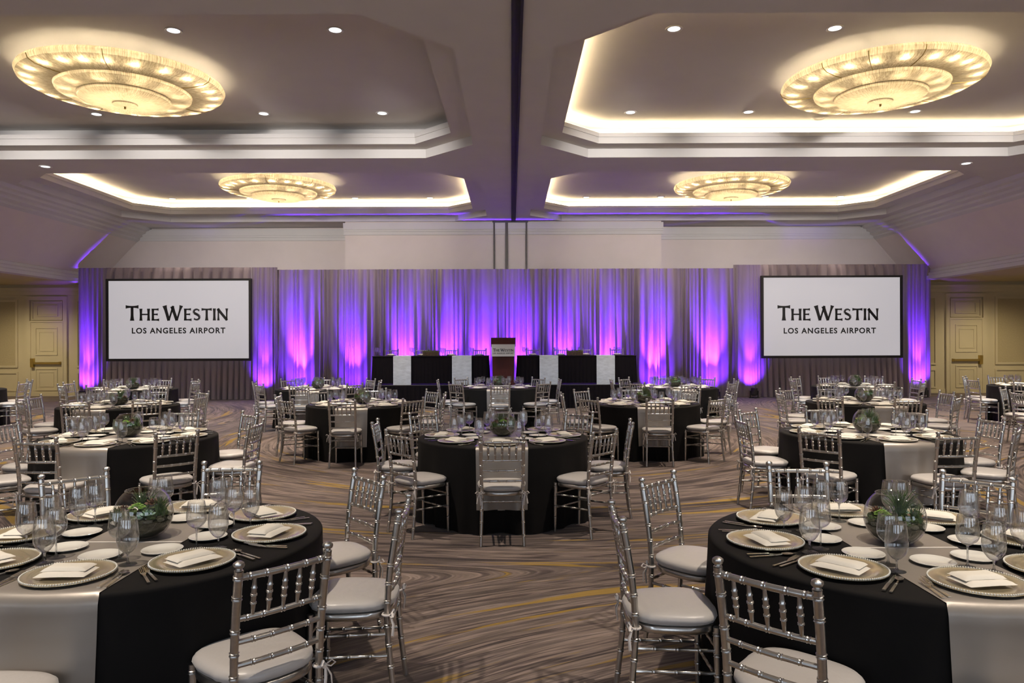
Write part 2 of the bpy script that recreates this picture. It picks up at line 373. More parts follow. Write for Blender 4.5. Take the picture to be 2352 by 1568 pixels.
# back wall: pale upper part, panelled aisle ends, projecting centre bay
struct('wall_back', MB().poly([(-13.3, YB, 0), (13.0, YB, 0), (13.0, YB, H0), (-13.3, YB, H0)]), M['upper'])
for side, xa, xb in (('left', -18, -13.0), ('right', 12.6, 18)):
    struct('wall_back_aisle_' + side, MB().poly([(xa, YB - 0.02, 0), (xb, YB - 0.02, 0), (xb, YB - 0.02, CAMZ + 1.92), (xa, YB - 0.02, CAMZ + 1.92)]), M['lower'])
struct('wall_back_bay', MB().box(-5.1, 4.64, 22.8, YB, 0, H0 - 0.002), M['upper'])
mb = MB()
for xa, xb, y in ((-12.0, -5.1, YB), (4.64, 11.8, YB), (-5.14, 4.68, 22.8)):
    for z0, z1, d in ((3.30, 3.66, 0.05), (3.40, 3.66, 0.08), (3.46, 3.66, 0.11)):
        mb.box(xa, xb, y - d, y, CAMZ + z0, CAMZ + z1)
struct('trim_crown_back', mb, M['ceiling'])
mb = MB()
for xa, xb in ((-0.535, -0.485), (-0.17, -0.085), (0.455, 0.505)):
    mb.box(xa, xb, 22.67, 22.8, 0, H0 - 0.02)
mb.box(-0.56, 0.53, 22.66, 22.8, H0 - 0.06, H0 - 0.015)
struct('trim_partition_back', mb, M['brown'])
mb = MB()
mb.box(0.015, 0.065, YF, 22.66, H0 - 0.03, H0 - 0.001); mb.box(0.115, 0.15, YF, 22.66, H0 - 0.03, H0 - 0.001)
struct('trim_track', mb, M['dark'])
mb = MB(); mb.box(0.065, 0.115, YF, 22.66, H0 - 0.012, H0 - 0.002); struct('trim_track_lining', mb, M['dark'])
# wall behind the camera, with windows added for the fill light
mb = MB(); e = [-18] + [q for x in ADDED_WINDOWS_X for q in (x - 1.75, x + 1.75)] + [18]
for i in range(len(e) - 1):
    if i % 2 == 0: mb.poly([(e[i], YF, 0), (e[i + 1], YF, 0), (e[i + 1], YF, H0), (e[i], YF, H0)])
    else:
        mb.poly([(e[i], YF, 0), (e[i + 1], YF, 0), (e[i + 1], YF, 0.85), (e[i], YF, 0.85)]); mb.poly([(e[i], YF, 3.55), (e[i + 1], YF, 3.55), (e[i + 1], YF, H0), (e[i], YF, H0)])
struct('wall_front', mb, M['upper'])
for i, x in enumerate(ADDED_WINDOWS_X):
    mb = MB()
    for a, b, c_, d in ((-1.75, -1.67, 0.85, 3.55), (1.67, 1.75, 0.85, 3.55), (-1.67, 1.67, 0.85, 0.93), (-1.67, 1.67, 3.47, 3.55), (-0.03, 0.03, 0.93, 3.47)):
        mb.box(x + a, x + b, YF - 0.08, YF + 0.02, c_, d)
    struct('added_window_%d' % (i + 1), mb, M['trimwhite'])

# aisle panelling and doors
def frame_rect(mb, x0, x1, z0, z1, y, t=0.05, d=0.03):
    mb.box(x0, x1, y - d, y, z1 - t, z1); mb.box(x0, x1, y - d, y, z0, z0 + t); mb.box(x0, x0 + t, y - d, y, z0 + t, z1 - t); mb.box(x1 - t, x1, y - d, y, z0 + t, z1 - t)
yw = YB - 0.02
for side, s, xd, xi in (('left', -1, -15.02, -13.0), ('right', 1, 14.72, 12.9)):
    mb = MB(); pan = MB()
    frame_rect(mb, xd - 0.66, xd + 0.66, 0.0, 3.22, yw, 0.12, 0.07)                          # door surround
    a, b = sorted((xd + s * 0.95, 18 * s))
    frame_rect(mb, a, b, 0.92, 3.12, yw, 0.07, 0.04); pan.box(a + 0.07, b - 0.07, yw - 0.012, yw, 0.99, 3.05)
    frame_rect(mb, a, b, 0.16, 0.78, yw, 0.05, 0.03)
    a, b = sorted((xd - s * 0.95, xi + s * 0.25))
    frame_rect(mb, a, b, 0.92, 3.12, yw, 0.05, 0.04); pan.box(a + 0.05, b - 0.05, yw - 0.012, yw, 0.97, 3.07)
    frame_rect(mb, a, b, 0.16, 0.78, yw, 0.05, 0.03)
    frame_rect(mb, xd - 0.5, xd + 0.5, 2.46, 3.06, yw, 0.04, 0.04); frame_rect(mb, xd - 0.34, xd + 0.34, 2.58, 2.94, yw, 0.03, 0.03)
    a, b = sorted((18 * s, xi))
    mb.box(a, b, yw - 0.05, yw, 3.27, 3.40); mb.box(a, b, yw - 0.09, yw, 3.40, 3.50)
    struct('trim_panelling_' + side, mb, M['lower']); struct('trim_fabric_panel_' + side, pan, M['inset'])
    struct('baseboard_' + side, MB().box(a, b, yw - 0.025, yw, 0, 0.13), M['lower'])
    d = put('door_1' if s < 0 else 'door_2', MB().box(xd - 0.5, xd + 0.5, yw - 0.06, yw - 0.01, 0.01, 2.38).mesh('door', M['lower'], False)); d['kind'] = 'structure'
    mb = MB(); frame_rect(mb, xd - 0.36, xd + 0.36, 1.32, 2.22, yw - 0.06, 0.035, 0.02); frame_rect(mb, xd - 0.24, xd + 0.24, 1.45, 2.08, yw - 0.06, 0.02, 0.012)
    frame_rect(mb, xd - 0.36, xd + 0.36, 0.18, 0.90, yw - 0.06, 0.035, 0.02); frame_rect(mb, xd - 0.24, xd + 0.24, 0.30, 0.78, yw - 0.06, 0.02, 0.012)
    put('door_moulding', mb.mesh('door_moulding', M['lower'], False), d)
    mb = MB(); mb.box(xd - 0.46, xd + 0.46, yw - 0.14, yw - 0.085, 1.03, 1.10); hx = xd - s * -0.44
    hx = xd + s * -0.42 if s < 0 else xd + 0.42
    hx = xd - 0.42 if s < 0 else xd + 0.42
    mb.box(hx - 0.05, hx + 0.05, yw - 0.16, yw - 0.06, 0.93, 1.22); mb.box(xd - 0.48, xd - 0.42, yw - 0.12, yw - 0.06, 1.02, 1.11); mb.box(xd + 0.42, xd + 0.48, yw - 0.12, yw - 0.06, 1.02, 1.11)
    o = put('panic_bar', mb.mesh('panic_bar', M['brass'], False), d); o['label'] = 'brass push bar'
    fr = MB(); fr.box(xd - 0.545, xd - 0.5, yw - 0.08, yw, 0, 2.43); fr.box(xd + 0.5, xd + 0.545, yw - 0.08, yw, 0, 2.43); fr.box(xd - 0.5, xd + 0.5, yw - 0.08, yw, 2.385, 2.43)
    put('door_frame', fr.mesh('door_frame', M['lower'], False), d)

# ------------------------------------------------------------------ ceiling lamps
def make_chandelier_meshes():
    G = {}
    def tier(prof, gaps, n=96):
        return MB().lathe(prof, n)
    G['outer_ring'] = tier([(1.40, 0.02), (1.455, 0.03), (1.475, -0.01), (1.45, -0.07), (1.36, -0.115), (1.18, -0.135), (0.95, -0.135)], 0).mesh('outer_ring', M['lampglass'], weld=True)
    G['middle_ring'] = tier([(0.965, -0.09), (0.985, -0.125), (0.965, -0.175), (0.89, -0.21), (0.62, -0.225)], 0).mesh('middle_ring', M['lampglass'], weld=True)
    G['inner_bowl'] = tier([(0.665, -0.18), (0.68, -0.215), (0.655, -0.27), (0.58, -0.305), (0.36, -0.32), (0.172, -0.324)], 0).mesh('inner_bowl', M['lampglass'], weld=True)
    G['centre_cap'] = MB().lathe([(0.185, -0.318), (0.18, -0.345), (0.13, -0.362), (0.001, -0.368)], 32).mesh('centre_cap', M['lampglass'], weld=True)
    G['finial'] = MB().lathe([(0.001, -0.36), (0.022, -0.368), (0.010, -0.382), (0.020, -0.395), (0.001, -0.41)], 12).mesh('finial', M['brass'], weld=True)
    mb = MB()
    mb.lathe([(0.30, 0.20), (0.30, 0.17), (0.001, 0.165)], 32)
    for k in range(8):
        a = 2 * PI * k / 8 + 0.2
        mb.tube([(0.28 * math.cos(a), 0.28 * math.sin(a), 0.17), (1.42 * math.cos(a), 1.42 * math.sin(a), 0.015)], 0.012, 6)
        mb.tube([(0.25 * math.cos(a), 0.25 * math.sin(a), 0.17), (0.64 * math.cos(a), 0.64 * math.sin(a), -0.19)], 0.010, 6)
        mb.tube([(0.27 * math.cos(a + .3), 0.27 * math.sin(a + .3), 0.17), (0.94 * math.cos(a + .3), 0.94 * math.sin(a + .3), -0.10)], 0.010, 6)
    G['mount'] = mb.mesh('mount', M['brass'])
    G['seam'] = MB().tube([(r, 0, z) for r, z in ((1.478, -0.01), (1.453, -0.073), (1.362, -0.119), (1.18, -0.14), (1.0, -0.14))], 0.006, 6).mesh('panel_seam', M['brass'])
    G['bulb'] = MB().ball((0, 0, 0), 0.022, 6).mesh('bulb', M['bulb'])
    return G
CH = make_chandelier_meshes()
CZ = H3 - 0.20
def chandelier(x, y, label, rz):
    t = thing('chandelier', label, 'chandelier', (x, y, CZ), rz, 'round tiered glass ceiling lamps')
    for k in ('outer_ring', 'middle_ring', 'inner_bowl', 'centre_cap', 'finial', 'mount'):
        put(k, CH[k], t)
    for a in (0.35, 1.3, 1.75, 2.25, 3.6, 4.4, 5.5): put('panel_seam', CH['seam'], t, (0, 0, 0), a)      # seams between the glass panels
    k = 0
    for n, r, z in ((24, 1.30, -0.068), (12, 0.80, -0.10), (9, 0.44, -0.13), (4, 0.18, -0.12)):
        for i in range(n):
            a = 2 * PI * (i + 0.5 * (n == 10) + 0.15 * math.sin(i * 5.1)) / n
            put('bulb', CH['bulb'], t, (r * math.cos(a), r * math.sin(a), z))
for x, y, lb, rz in ((-6.07, 11.66, 'round tiered glass chandelier, large one in the unlit near left coffer', 0.6), (5.83, 11.66, 'round tiered glass chandelier, large one in the glowing near right coffer', 2.4),
                     (-6.1, 19.47, 'smaller-looking tiered glass chandelier in the far left coffer above the left screen', 1.2), (5.80, 19.47, 'smaller-looking tiered glass chandelier in the far right coffer above the right screen', 4.0)):
    chandelier(x, y, lb, rz)
ringm = MB().lathe([(0.085, -0.004), (0.115, -0.012), (0.120, -0.004), (0.120, 0.0)], 28).mesh('trim_ring', M['trimwhite'])
lensm = MB().lathe([(0.086, -0.004), (0.001, -0.003)], 24).mesh('lens', M['downlens'])
def downlight(x, y, z, label, lit=True):
    t = thing('recessed_downlight', label, 'downlight', (x, y, z), 0, 'recessed downlights')
    put('trim_ring', ringm, t); put('lens', lensm, t)
    if lit:
        o = lamp('downlight_lamp', 'SPOT', (0, 0, -0.03), POWER['down'] * (0.2 if y > 21 else 1), WARM, spot_size=math.radians(36 if y > 21 else 66), spot_blend=0.6, shadow_soft_size=0.06); o.parent = t
pos = ['outermost', 'third from the centre track', 'second from the centre track', 'innermost by the centre track']
for side, xsn in (('left', (-10.05, -7.75, -4.62, -2.40)), ('right', (9.80, 7.58, 4.46, 2.25))):
    for y, row in ((10.16, 'near row of the near'), (13.86, 'far row of the near'), (18.0, 'near row of the far'), (22.0, 'far row of the far')):
        for x, p in zip(xsn, pos):
            downlight(x, y, H3 - 0.001, f'white recessed downlight, {row} {side} coffer, {p}')
    downlight(-9.77 if side == 'left' else 9.57, 15.55, H0 - 0.001, f'single recessed downlight on the {side} ceiling beam between the coffers')
sp = MB().lathe([(0.001, -0.012), (0.06, -0.014), (0.07, -0.006), (0.085, -0.006), (0.095, -0.016), (0.15, -0.012), (0.165, -0.002), (0.165, 0)], 32).mesh('grille', M['trimwhite'])
for x, y, lb in ((5.95, 14.25, 'round white ceiling speaker at the far edge of the near right coffer'), (-6.2, 22.2, 'round white ceiling speaker behind the far left chandelier'), (6.05, 22.2, 'round white ceiling speaker behind the far right chandelier')):
    tag(put('ceiling_speaker', sp, None, (x, y, H3 - 0.001)), lb, 'speaker', 'round ceiling speakers')

# ------------------------------------------------------------------ drapes and uplights
def drape_mesh(x0, x1, z0, z1, y, folds, seed, amp=0.05, rows=14, pleat=False, head=0.10):
    r = random.Random(seed); per = 10; n = int(folds * per) + 1
    # uneven fold widths
    wid = [0.45 + r.random() ** 1.6 * 1.3 for _ in range(int(folds))] if not pleat else [0.85 + 0.3 * r.random() for _ in range(int(folds))]
    cum = [0]
    for q in wid: cum.append(cum[-1] + q)
    depth = [(0.35 + 0.65 * r.random()) * (q ** 0.6) for q in wid]
    lean = [(r.random() - 0.5) * 0.10 for _ in wid]
    def fn(i, j):
        v = j / (rows - 1)                                     # 0 at the bottom, 1 at the top
        q = i / per; k = min(int(q), len(wid) - 1); t = q - k
        u = (cum[k] + t * wid[k]) / cum[-1]
        d1 = depth[k]; d2 = depth[min(k + 1, len(wid) - 1)]; d = d1 * (1 - t) + d2 * t
        a = amp * d * (0.55 + 0.75 * (1 - v)) 
        if pleat:
            s = t * 2; yy = -a * (1.0 if 0.25 < t < 0.8 else (t / 0.25 if t <= 0.25 else (1 - t) / 0.2)) 
        else:
            yy = -a * (0.5 - 0.5 * math.cos(2 * PI * t)) * (1 + 0.25 * math.sin(7 * v + k))
        if z1 - (z0 + v * (z1 - z0)) < head: yy = yy * 0.5 - 0.012 * math.sin(i * 1.9)
        xx = x0 + u * (x1 - x0) + lean[k] * (1 - v) * (x1 - x0) * 0.08 * math.sin(PI * u)
        return (xx, y + yy, z0 + (z1 - z0) * v)
    return MB().grid(fn, n, rows).mesh('drape', M['drape'], True, 80)
def drape(name, label, cat, x0, x1, z0, z1, y, folds, seed, **kw):
    return tag(put(name, drape_mesh(x0, x1, z0, z1, y, folds, seed, **kw)), label, cat, 'taupe pipe-and-drape panels')
YL, YC, YR = 22.2, 22.35, 22.5
px = lambda p, d: (p - 1174) / FPX * d
cen = [637, 790, 1018, 1243, 1505, 1687]
cl = ['leftmost panel, beside the left screen', 'second panel from the left, bright purple', 'third panel, left of the lectern', 'fourth panel, right of the lectern', 'last panel, beside the right screen']
for k in range(5):
    xa, xb = px(cen[k], YC), px(cen[k + 1], YC)
    drape('drape_panel', 'tall purple-lit drape on the back wall, ' + cl[k], 'drape', xa, xb + 0.06, 0.01, 3.90, YC - 0.02 * (k % 2), max(8, int((xb - xa) / 0.175)), 40 + k, amp=0.19)
for side, Y, a, b, c_, d, zt in (('left', YL, 181, 244, 578, 638, 3.96), ('right', YR, 1685, 1748, 2074, 2138, 4.02)):
    zt0, zb0 = (3.66, 1.13) if side == 'left' else (3.70, 1.14)
    for p, q, wh in ((a, b, 'outer' if side == 'left' else 'inner'), (c_, d, 'inner' if side == 'left' else 'outer')):
        drape('drape_panel', f'narrow purple drape column on the {wh} side of the {side} screen', 'drape', px(p, Y), px(q, Y), 0.01, zt, Y, 6, 70 + p, amp=0.10)
    drape('screen_valance', f'short pleated taupe valance above the {side} screen', 'valance', px(b, Y) + 0.005, px(c_, Y) - 0.005, zt0 - 0.05, zt, Y - 0.02, 15, 91, amp=0.13, rows=6, pleat=True, head=0.06)
    drape('screen_skirt', f'pleated taupe skirt hanging below the {side} screen', 'skirt', px(b, Y) + 0.005, px(c_, Y) - 0.005, 0.01, zb0 + 0.1, Y, 24, 92, amp=0.11, rows=8, pleat=True, head=0.07)

canm = MB().lathe([(0.001, 0.075), (0.07, 0.075), (0.095, 0.10), (0.095, 0.30), (0.085, 0.30), (0.080, 0.285)], 20).mesh('can', M['dark'])
ulm = MB().lathe([(0.080, 0.286), (0.001, 0.284)], 20).mesh('lens', M['uplens'])
mb = MB(); mb.box(-0.15, 0.15, -0.03, 0.03, 0.0, 0.02); mb.box(-0.03, 0.03, -0.13, 0.13, 0.0, 0.02); mb.box(-0.125, -0.105, -0.02, 0.02, 0.02, 0.22); mb.box(0.105, 0.125, -0.02, 0.02, 0.02, 0.22)
yokem = mb.mesh('yoke', M['dark'], False)
UP = [(205, YL, 1.6, 'at the outer foot of the left screen drapes'), (610, YL, 1.3, 'between the left screen and the long drape'), (693, YC, 1.3, 'behind the back-row table by the leftmost long drape'),
      (815, YC, 0.8, 'at the foot of the second long drape'), (932, YC, 1.1, 'behind the left part of the stage'), (1030, YC, 1.1, 'behind the stage between the left head table chairs'), (1108, YC, 1.0, 'behind the stage just left of the lectern'),
      (1196, YC, 1.1, 'behind the stage just right of the lectern'), (1295, YC, 1.1, 'behind the stage at the right head table'), (1394, YC, 1.2, 'behind the right end of the stage'), (1500, YC, 1.3, 'at the foot of the drape right of the stage'),
      (1630, YC, 1.3, 'at the foot of the last long drape'), (1722, YR, 1.5, 'between the last long drape and the right screen'), (2105, YR, 1.6, 'at the outer foot of the right screen drapes')]
for p, Y, k, wh in UP:
    x = px(p, Y); off = 0.40 if p in (205, 610, 1722, 2105) else 0.66
    t = thing('uplight', 'small black purple-glowing uplight can ' + wh, 'uplight', (x, Y - off, 0), 0, 'purple uplights along the drapes')
    put('can', canm, t); put('lens', ulm, t); put('yoke', yokem, t)
    o = lamp('uplight_lamp', 'SPOT', (x, Y - off, 0.31), POWER['uplight'] * k, (0.155, 0.022, 1.0), spot_size=math.radians(88 if off < 0.5 else 94), spot_blend=1.0, shadow_soft_size=0.05)
    aim(o, (x, Y + 0.05, 0.80 if off < 0.5 else 0.92))
    o = lamp('uplight_beam', 'SPOT', (x, Y - off, 0.31), POWER['beam'] * k * (0.42 if off < 0.5 else 1), (0.155, 0.022, 1.0), spot_size=math.radians(26 if off < 0.5 else 40), spot_blend=1.0, shadow_soft_size=0.05)
    aim(o, (x, Y - 0.02, 1.7 if off < 0.5 else 1.75))

# ------------------------------------------------------------------ lettering
def stroke(mb, a, b, wa, wm, wb, z=0.0, n=8):
    a = Vector(a); b = Vector(b); d = (b - a).normalized(); nrm = Vector((-d.y, d.x)); L = []; Rr = []
    for i in range(n + 1):
        t = i / n; e_ = abs(2 * t - 1) ** 2.5; w_ = (wm + ((wa if t < 0.5 else wb) - wm) * e_) / 2
        p = a.lerp(b, t); L.append(p + nrm * w_); Rr.append(p - nrm * w_)
    for i in range(n):
        mb.poly([(Rr[i].x, z, Rr[i].y), (Rr[i + 1].x, z, Rr[i + 1].y), (L[i + 1].x, z, L[i + 1].y), (L[i].x, z, L[i].y)])
def glyph(mb, ch, x, s, z=0.0):
    S = lambda a, b, wa, wm, wb: stroke(mb, (x + a[0] * s, a[1] * s), (x + b[0] * s, b[1] * s), wa * s, wm * s, wb * s, z)
    if ch == 'T':
        S((0.0, 0.925), (0.86, 0.925), 0.24, 0.125, 0.24); S((0.43, 0.0), (0.43, 0.95), 0.30, 0.19, 0.19); return 0.86
    if ch == 'H':
        S((0.13, 0), (0.13, 1), 0.27, 0.19, 0.27); S((0.77, 0), (0.77, 1), 0.27, 0.19, 0.27); S((0.13, 0.52), (0.77, 0.52), 0.12, 0.12, 0.12); return 0.92
    if ch == 'E':
        S((0.14, 0), (0.14, 1), 0.24, 0.19, 0.24); S((0.05, 0.935), (0.62, 0.935), 0.13, 0.12, 0.22); S((0.1, 0.52), (0.55, 0.52), 0.12, 0.12, 0.19); S((0.05, 0.065), (0.66, 0.065), 0.13, 0.12, 0.24); return 0.70
    if ch == 'I':
        S((0.14, 0), (0.14, 1), 0.27, 0.19, 0.27); return 0.29
    if ch == 'N':
        S((0.12, 0), (0.12, 1), 0.22, 0.125, 0.2); S((0.82, 0), (0.82, 1), 0.14, 0.125, 0.24); S((0.06, 0.97), (0.84, 0.02), 0.25, 0.22, 0.22); return 0.95
    if ch == 'W':
        S((0.12, 1.0), (0.40, 0.0), 0.30, 0.20, 0.20); S((0.40, 0.0), (0.70, 0.98), 0.12, 0.12, 0.16); S((0.62, 0.95), (0.94, 0.0), 0.26, 0.20, 0.20); S((0.94, 0.0), (1.24, 1.0), 0.12, 0.12, 0.26); return 1.34
    if ch == 'S':
        pts = []
        for i in range(9): pts.append((0.31 + 0.24 * math.cos(math.radians(35 + i * 22)), 0.735 + 0.20 * math.sin(math.radians(35 + i * 22))))
        for i in range(9): pts.append((0.31 + 0.25 * math.cos(math.radians(60 - i * 24.5)), 0.275 + 0.21 * math.sin(math.radians(60 - i * 24.5))))
        k = len(pts)
        for i in range(k - 1):
            t = i / (k - 1); w_ = 0.12 + 0.10 * (1 - abs(2 * t - 1)) ; S(pts[i], pts[i + 1], w_, w_, w_)
        S((pts[0][0] - .01, pts[0][1] - 0.09), (pts[0][0] + 0.02, pts[0][1] + 0.07), 0.06, 0.06, 0.06); S((pts[-1][0] - .03, pts[-1][1] - 0.07), (pts[-1][0] + .01, pts[-1][1] + 0.09), 0.06, 0.06, 0.06)
        return 0.66
    return 0.4
def logo_mesh(width):
    """the two words in flared small capitals, lower left at the origin, in the XZ plane"""
    mb = MB(); x = 0; big, sm, gap = 1.0, 0.80, 0.055
    for ch, s in (('T', big), ('H', sm), ('E', sm), (' ', 0), ('W', big), ('E', sm), ('S', sm), ('T', sm), ('I', sm), ('N', sm)):
        if ch == ' ': x += 0.16; continue
        x += glyph(mb, ch, x, s) * s + gap
    k = width / (x - gap)
    mb.v = [(a * k, b, c_ * k) for a, b, c_ in mb.v]
    return mb.mesh('logo_lettering', M['ink'], False)
def text_mesh(s, width):
    cu = bpy.data.curves.new('t', 'FONT'); cu.body = s; cu.size = 1.0; cu.space_character = 1.18; cu.resolution_u = 4; cu.offset = 0.028
    o = bpy.data.objects.new('t', cu); C.objects.link(o); dg = bpy.context.evaluated_depsgraph_get(); dg.update()
    me = bpy.data.meshes.new_from_object(o.evaluated_get(dg)); bpy.data.objects.remove(o)
    xs_ = [v.co.x for v in me.vertices]; k = width / (max(xs_) - min(xs_)); x0 = min(xs_)
    for v in me.vertices: v.co = Vector(((v.co.x - x0) * k, 0, v.co.y * k))
    me.materials.clear(); me.materials.append(M['ink']); me.name = 'lettering'
    return me
LOGO_W = 3.05; SUB_W = 2.78
logo = logo_mesh(LOGO_W); sub = text_mesh('LOS ANGELES AIRPORT', SUB_W)

# ------------------------------------------------------------------ screens
def screen(side, D, xa, xb, za, zb, l1, l2, zl1, zl2):
    t = thing('projection_screen', f'{side} projection screen, white with black frame and dark lettering', 'screen', ((xa + xb) / 2, D, za), 0, 'framed projection screens')
    cx = (xa + xb) / 2; w_ = (xb - xa) / 2; h = zb - za; b = 0.075
    mb = MB(); mb.box(-w_, w_, -0.03, 0.05, 0, b); mb.box(-w_, w_, -0.03, 0.05, h - 0.06, h); mb.box(-w_, -w_ + b, -0.03, 0.05, b, h - 0.06); mb.box(w_ - b, w_, -0.03, 0.05, b, h - 0.06)
    put('frame', mb.mesh('frame', M['dark'], False), t)
    s = put('screen_surface', MB().box(-w_ + b, w_ - b, 0.0, 0.02, b, h - 0.06).mesh('screen_surface', M['screen'], False), t)
    put('lettering', logo, s, (l1 - cx, -0.003, zl1 - za)); put('lettering', sub, s, (l2 - cx, -0.003, zl2 - za))
DL, DR = 22.0, 22.3
zz = lambda y, x, d: CAMZ + ((785.0 + (1174 - x) * 0.0034) - y) * d / FPX
screen('left', DL, px(244, DL), px(578, DL), zz(829, 400, DL), zz(640, 400, DL), px(289, DL), px(303, DL), zz(736, 400, DL), zz(765, 400, DL))
screen('right', DR, px(1748, DR), px(2073, DR), zz(822, 1900, DR), zz(632.5, 1900, DR), px(1786, DR), px(1800, DR), zz(735.5, 1900, DR), zz(765, 1900, DR))

# ------------------------------------------------------------------ chair
def along(p0, p1, n): return [Vector(p0).lerp(Vector(p1), i / (n - 1)) for i in range(n)]
def bamboo(mb, path, r, rings, n=9, r_end=None, flat=1.0):
    """turned bar with paired bamboo rings at the given fractions of its length"""
    L = [0.0]
    for a, b in zip(path[:-1], path[1:]): L.append(L[-1] + (Vector(b) - Vector(a)).length)
    T = L[-1]
    def at(s):
        s = max(0, min(T, s))
        for i in range(len(L) - 1):
            if s <= L[i + 1]: return Vector(path[i]).lerp(Vector(path[i + 1]), (s - L[i]) / max(1e-9, L[i + 1] - L[i]))
        return Vector(path[-1])
    ss = {round(l, 5): 1.0 for l in L}
    for f in rings:
        c_ = f * T
        for d, k in ((-0.0085, 1.0), (-0.006, 1.22), (-0.003, 1.08), (-0.0008, 1.0), (0.0008, 1.0), (0.003, 1.08), (0.006, 1.22), (0.0085, 1.0)):
            if 0 < c_ + d < T: ss[round(c_ + d, 5)] = k
    keys = sorted(ss); re = r_end or r
    mb.tube([at(s) for s in keys], [(r + (re - r) * s / T) * ss[s] for s in keys], n, True, flat)
    return mb
SEATZ = 0.447
def seat_outline(k=1.0, n=40, dy=0.0):
    pts = []
    for i in range(n):
        a = 2 * PI * i / n; c_, s = math.cos(a), math.sin(a)
        e_ = 3.0
        x = 0.198 * math.copysign(abs(c_) ** (2 / e_), c_); y = 0.200 * math.copysign(abs(s) ** (2 / e_), s)
        x *= 1.0 + 0.20 * (y / 0.2) * 0.45; pts.append((x * k, y * k + 0.005 + dy))
    return pts
def ring_stack(mb, levels):
    n = len(levels[0]); 
    vs_ = [p for l in levels for p in l]; fs = []
    for i in range(len(levels) - 1):
        for j in range(n): fs.append((i * n + j, i * n + (j + 1) % n, (i + 1) * n + (j + 1) % n, (i + 1) * n + j))
    fs.append(tuple(range(n - 1, -1, -1))); fs.append(tuple((len(levels) - 1) * n + j for j in range(n)))
    return mb.add(vs_, fs)
REAR = [(-0.215, 0.0), (-0.202, 0.10), (-0.188, 0.22), (-0.178, 0.34), (-0.174, 0.45), (-0.180, 0.56), (-0.194, 0.68), (-0.214, 0.80), (-0.232, 0.895)]
def rear_y(z):
    for (a, za), (b, zb) in zip(REAR[:-1], REAR[1:]):
        if z <= zb: return a + (b - a) * (z - za) / (zb - za)
    return REAR[-1][0]
def rear_x(z): return 0.172 + 0.006 * max(0, (z - 0.45)) / 0.45 - 0.004 * max(0, 0.45 - z) / 0.45 + (0.012 * (0.30 - z) / 0.30 if z < 0.30 else 0)
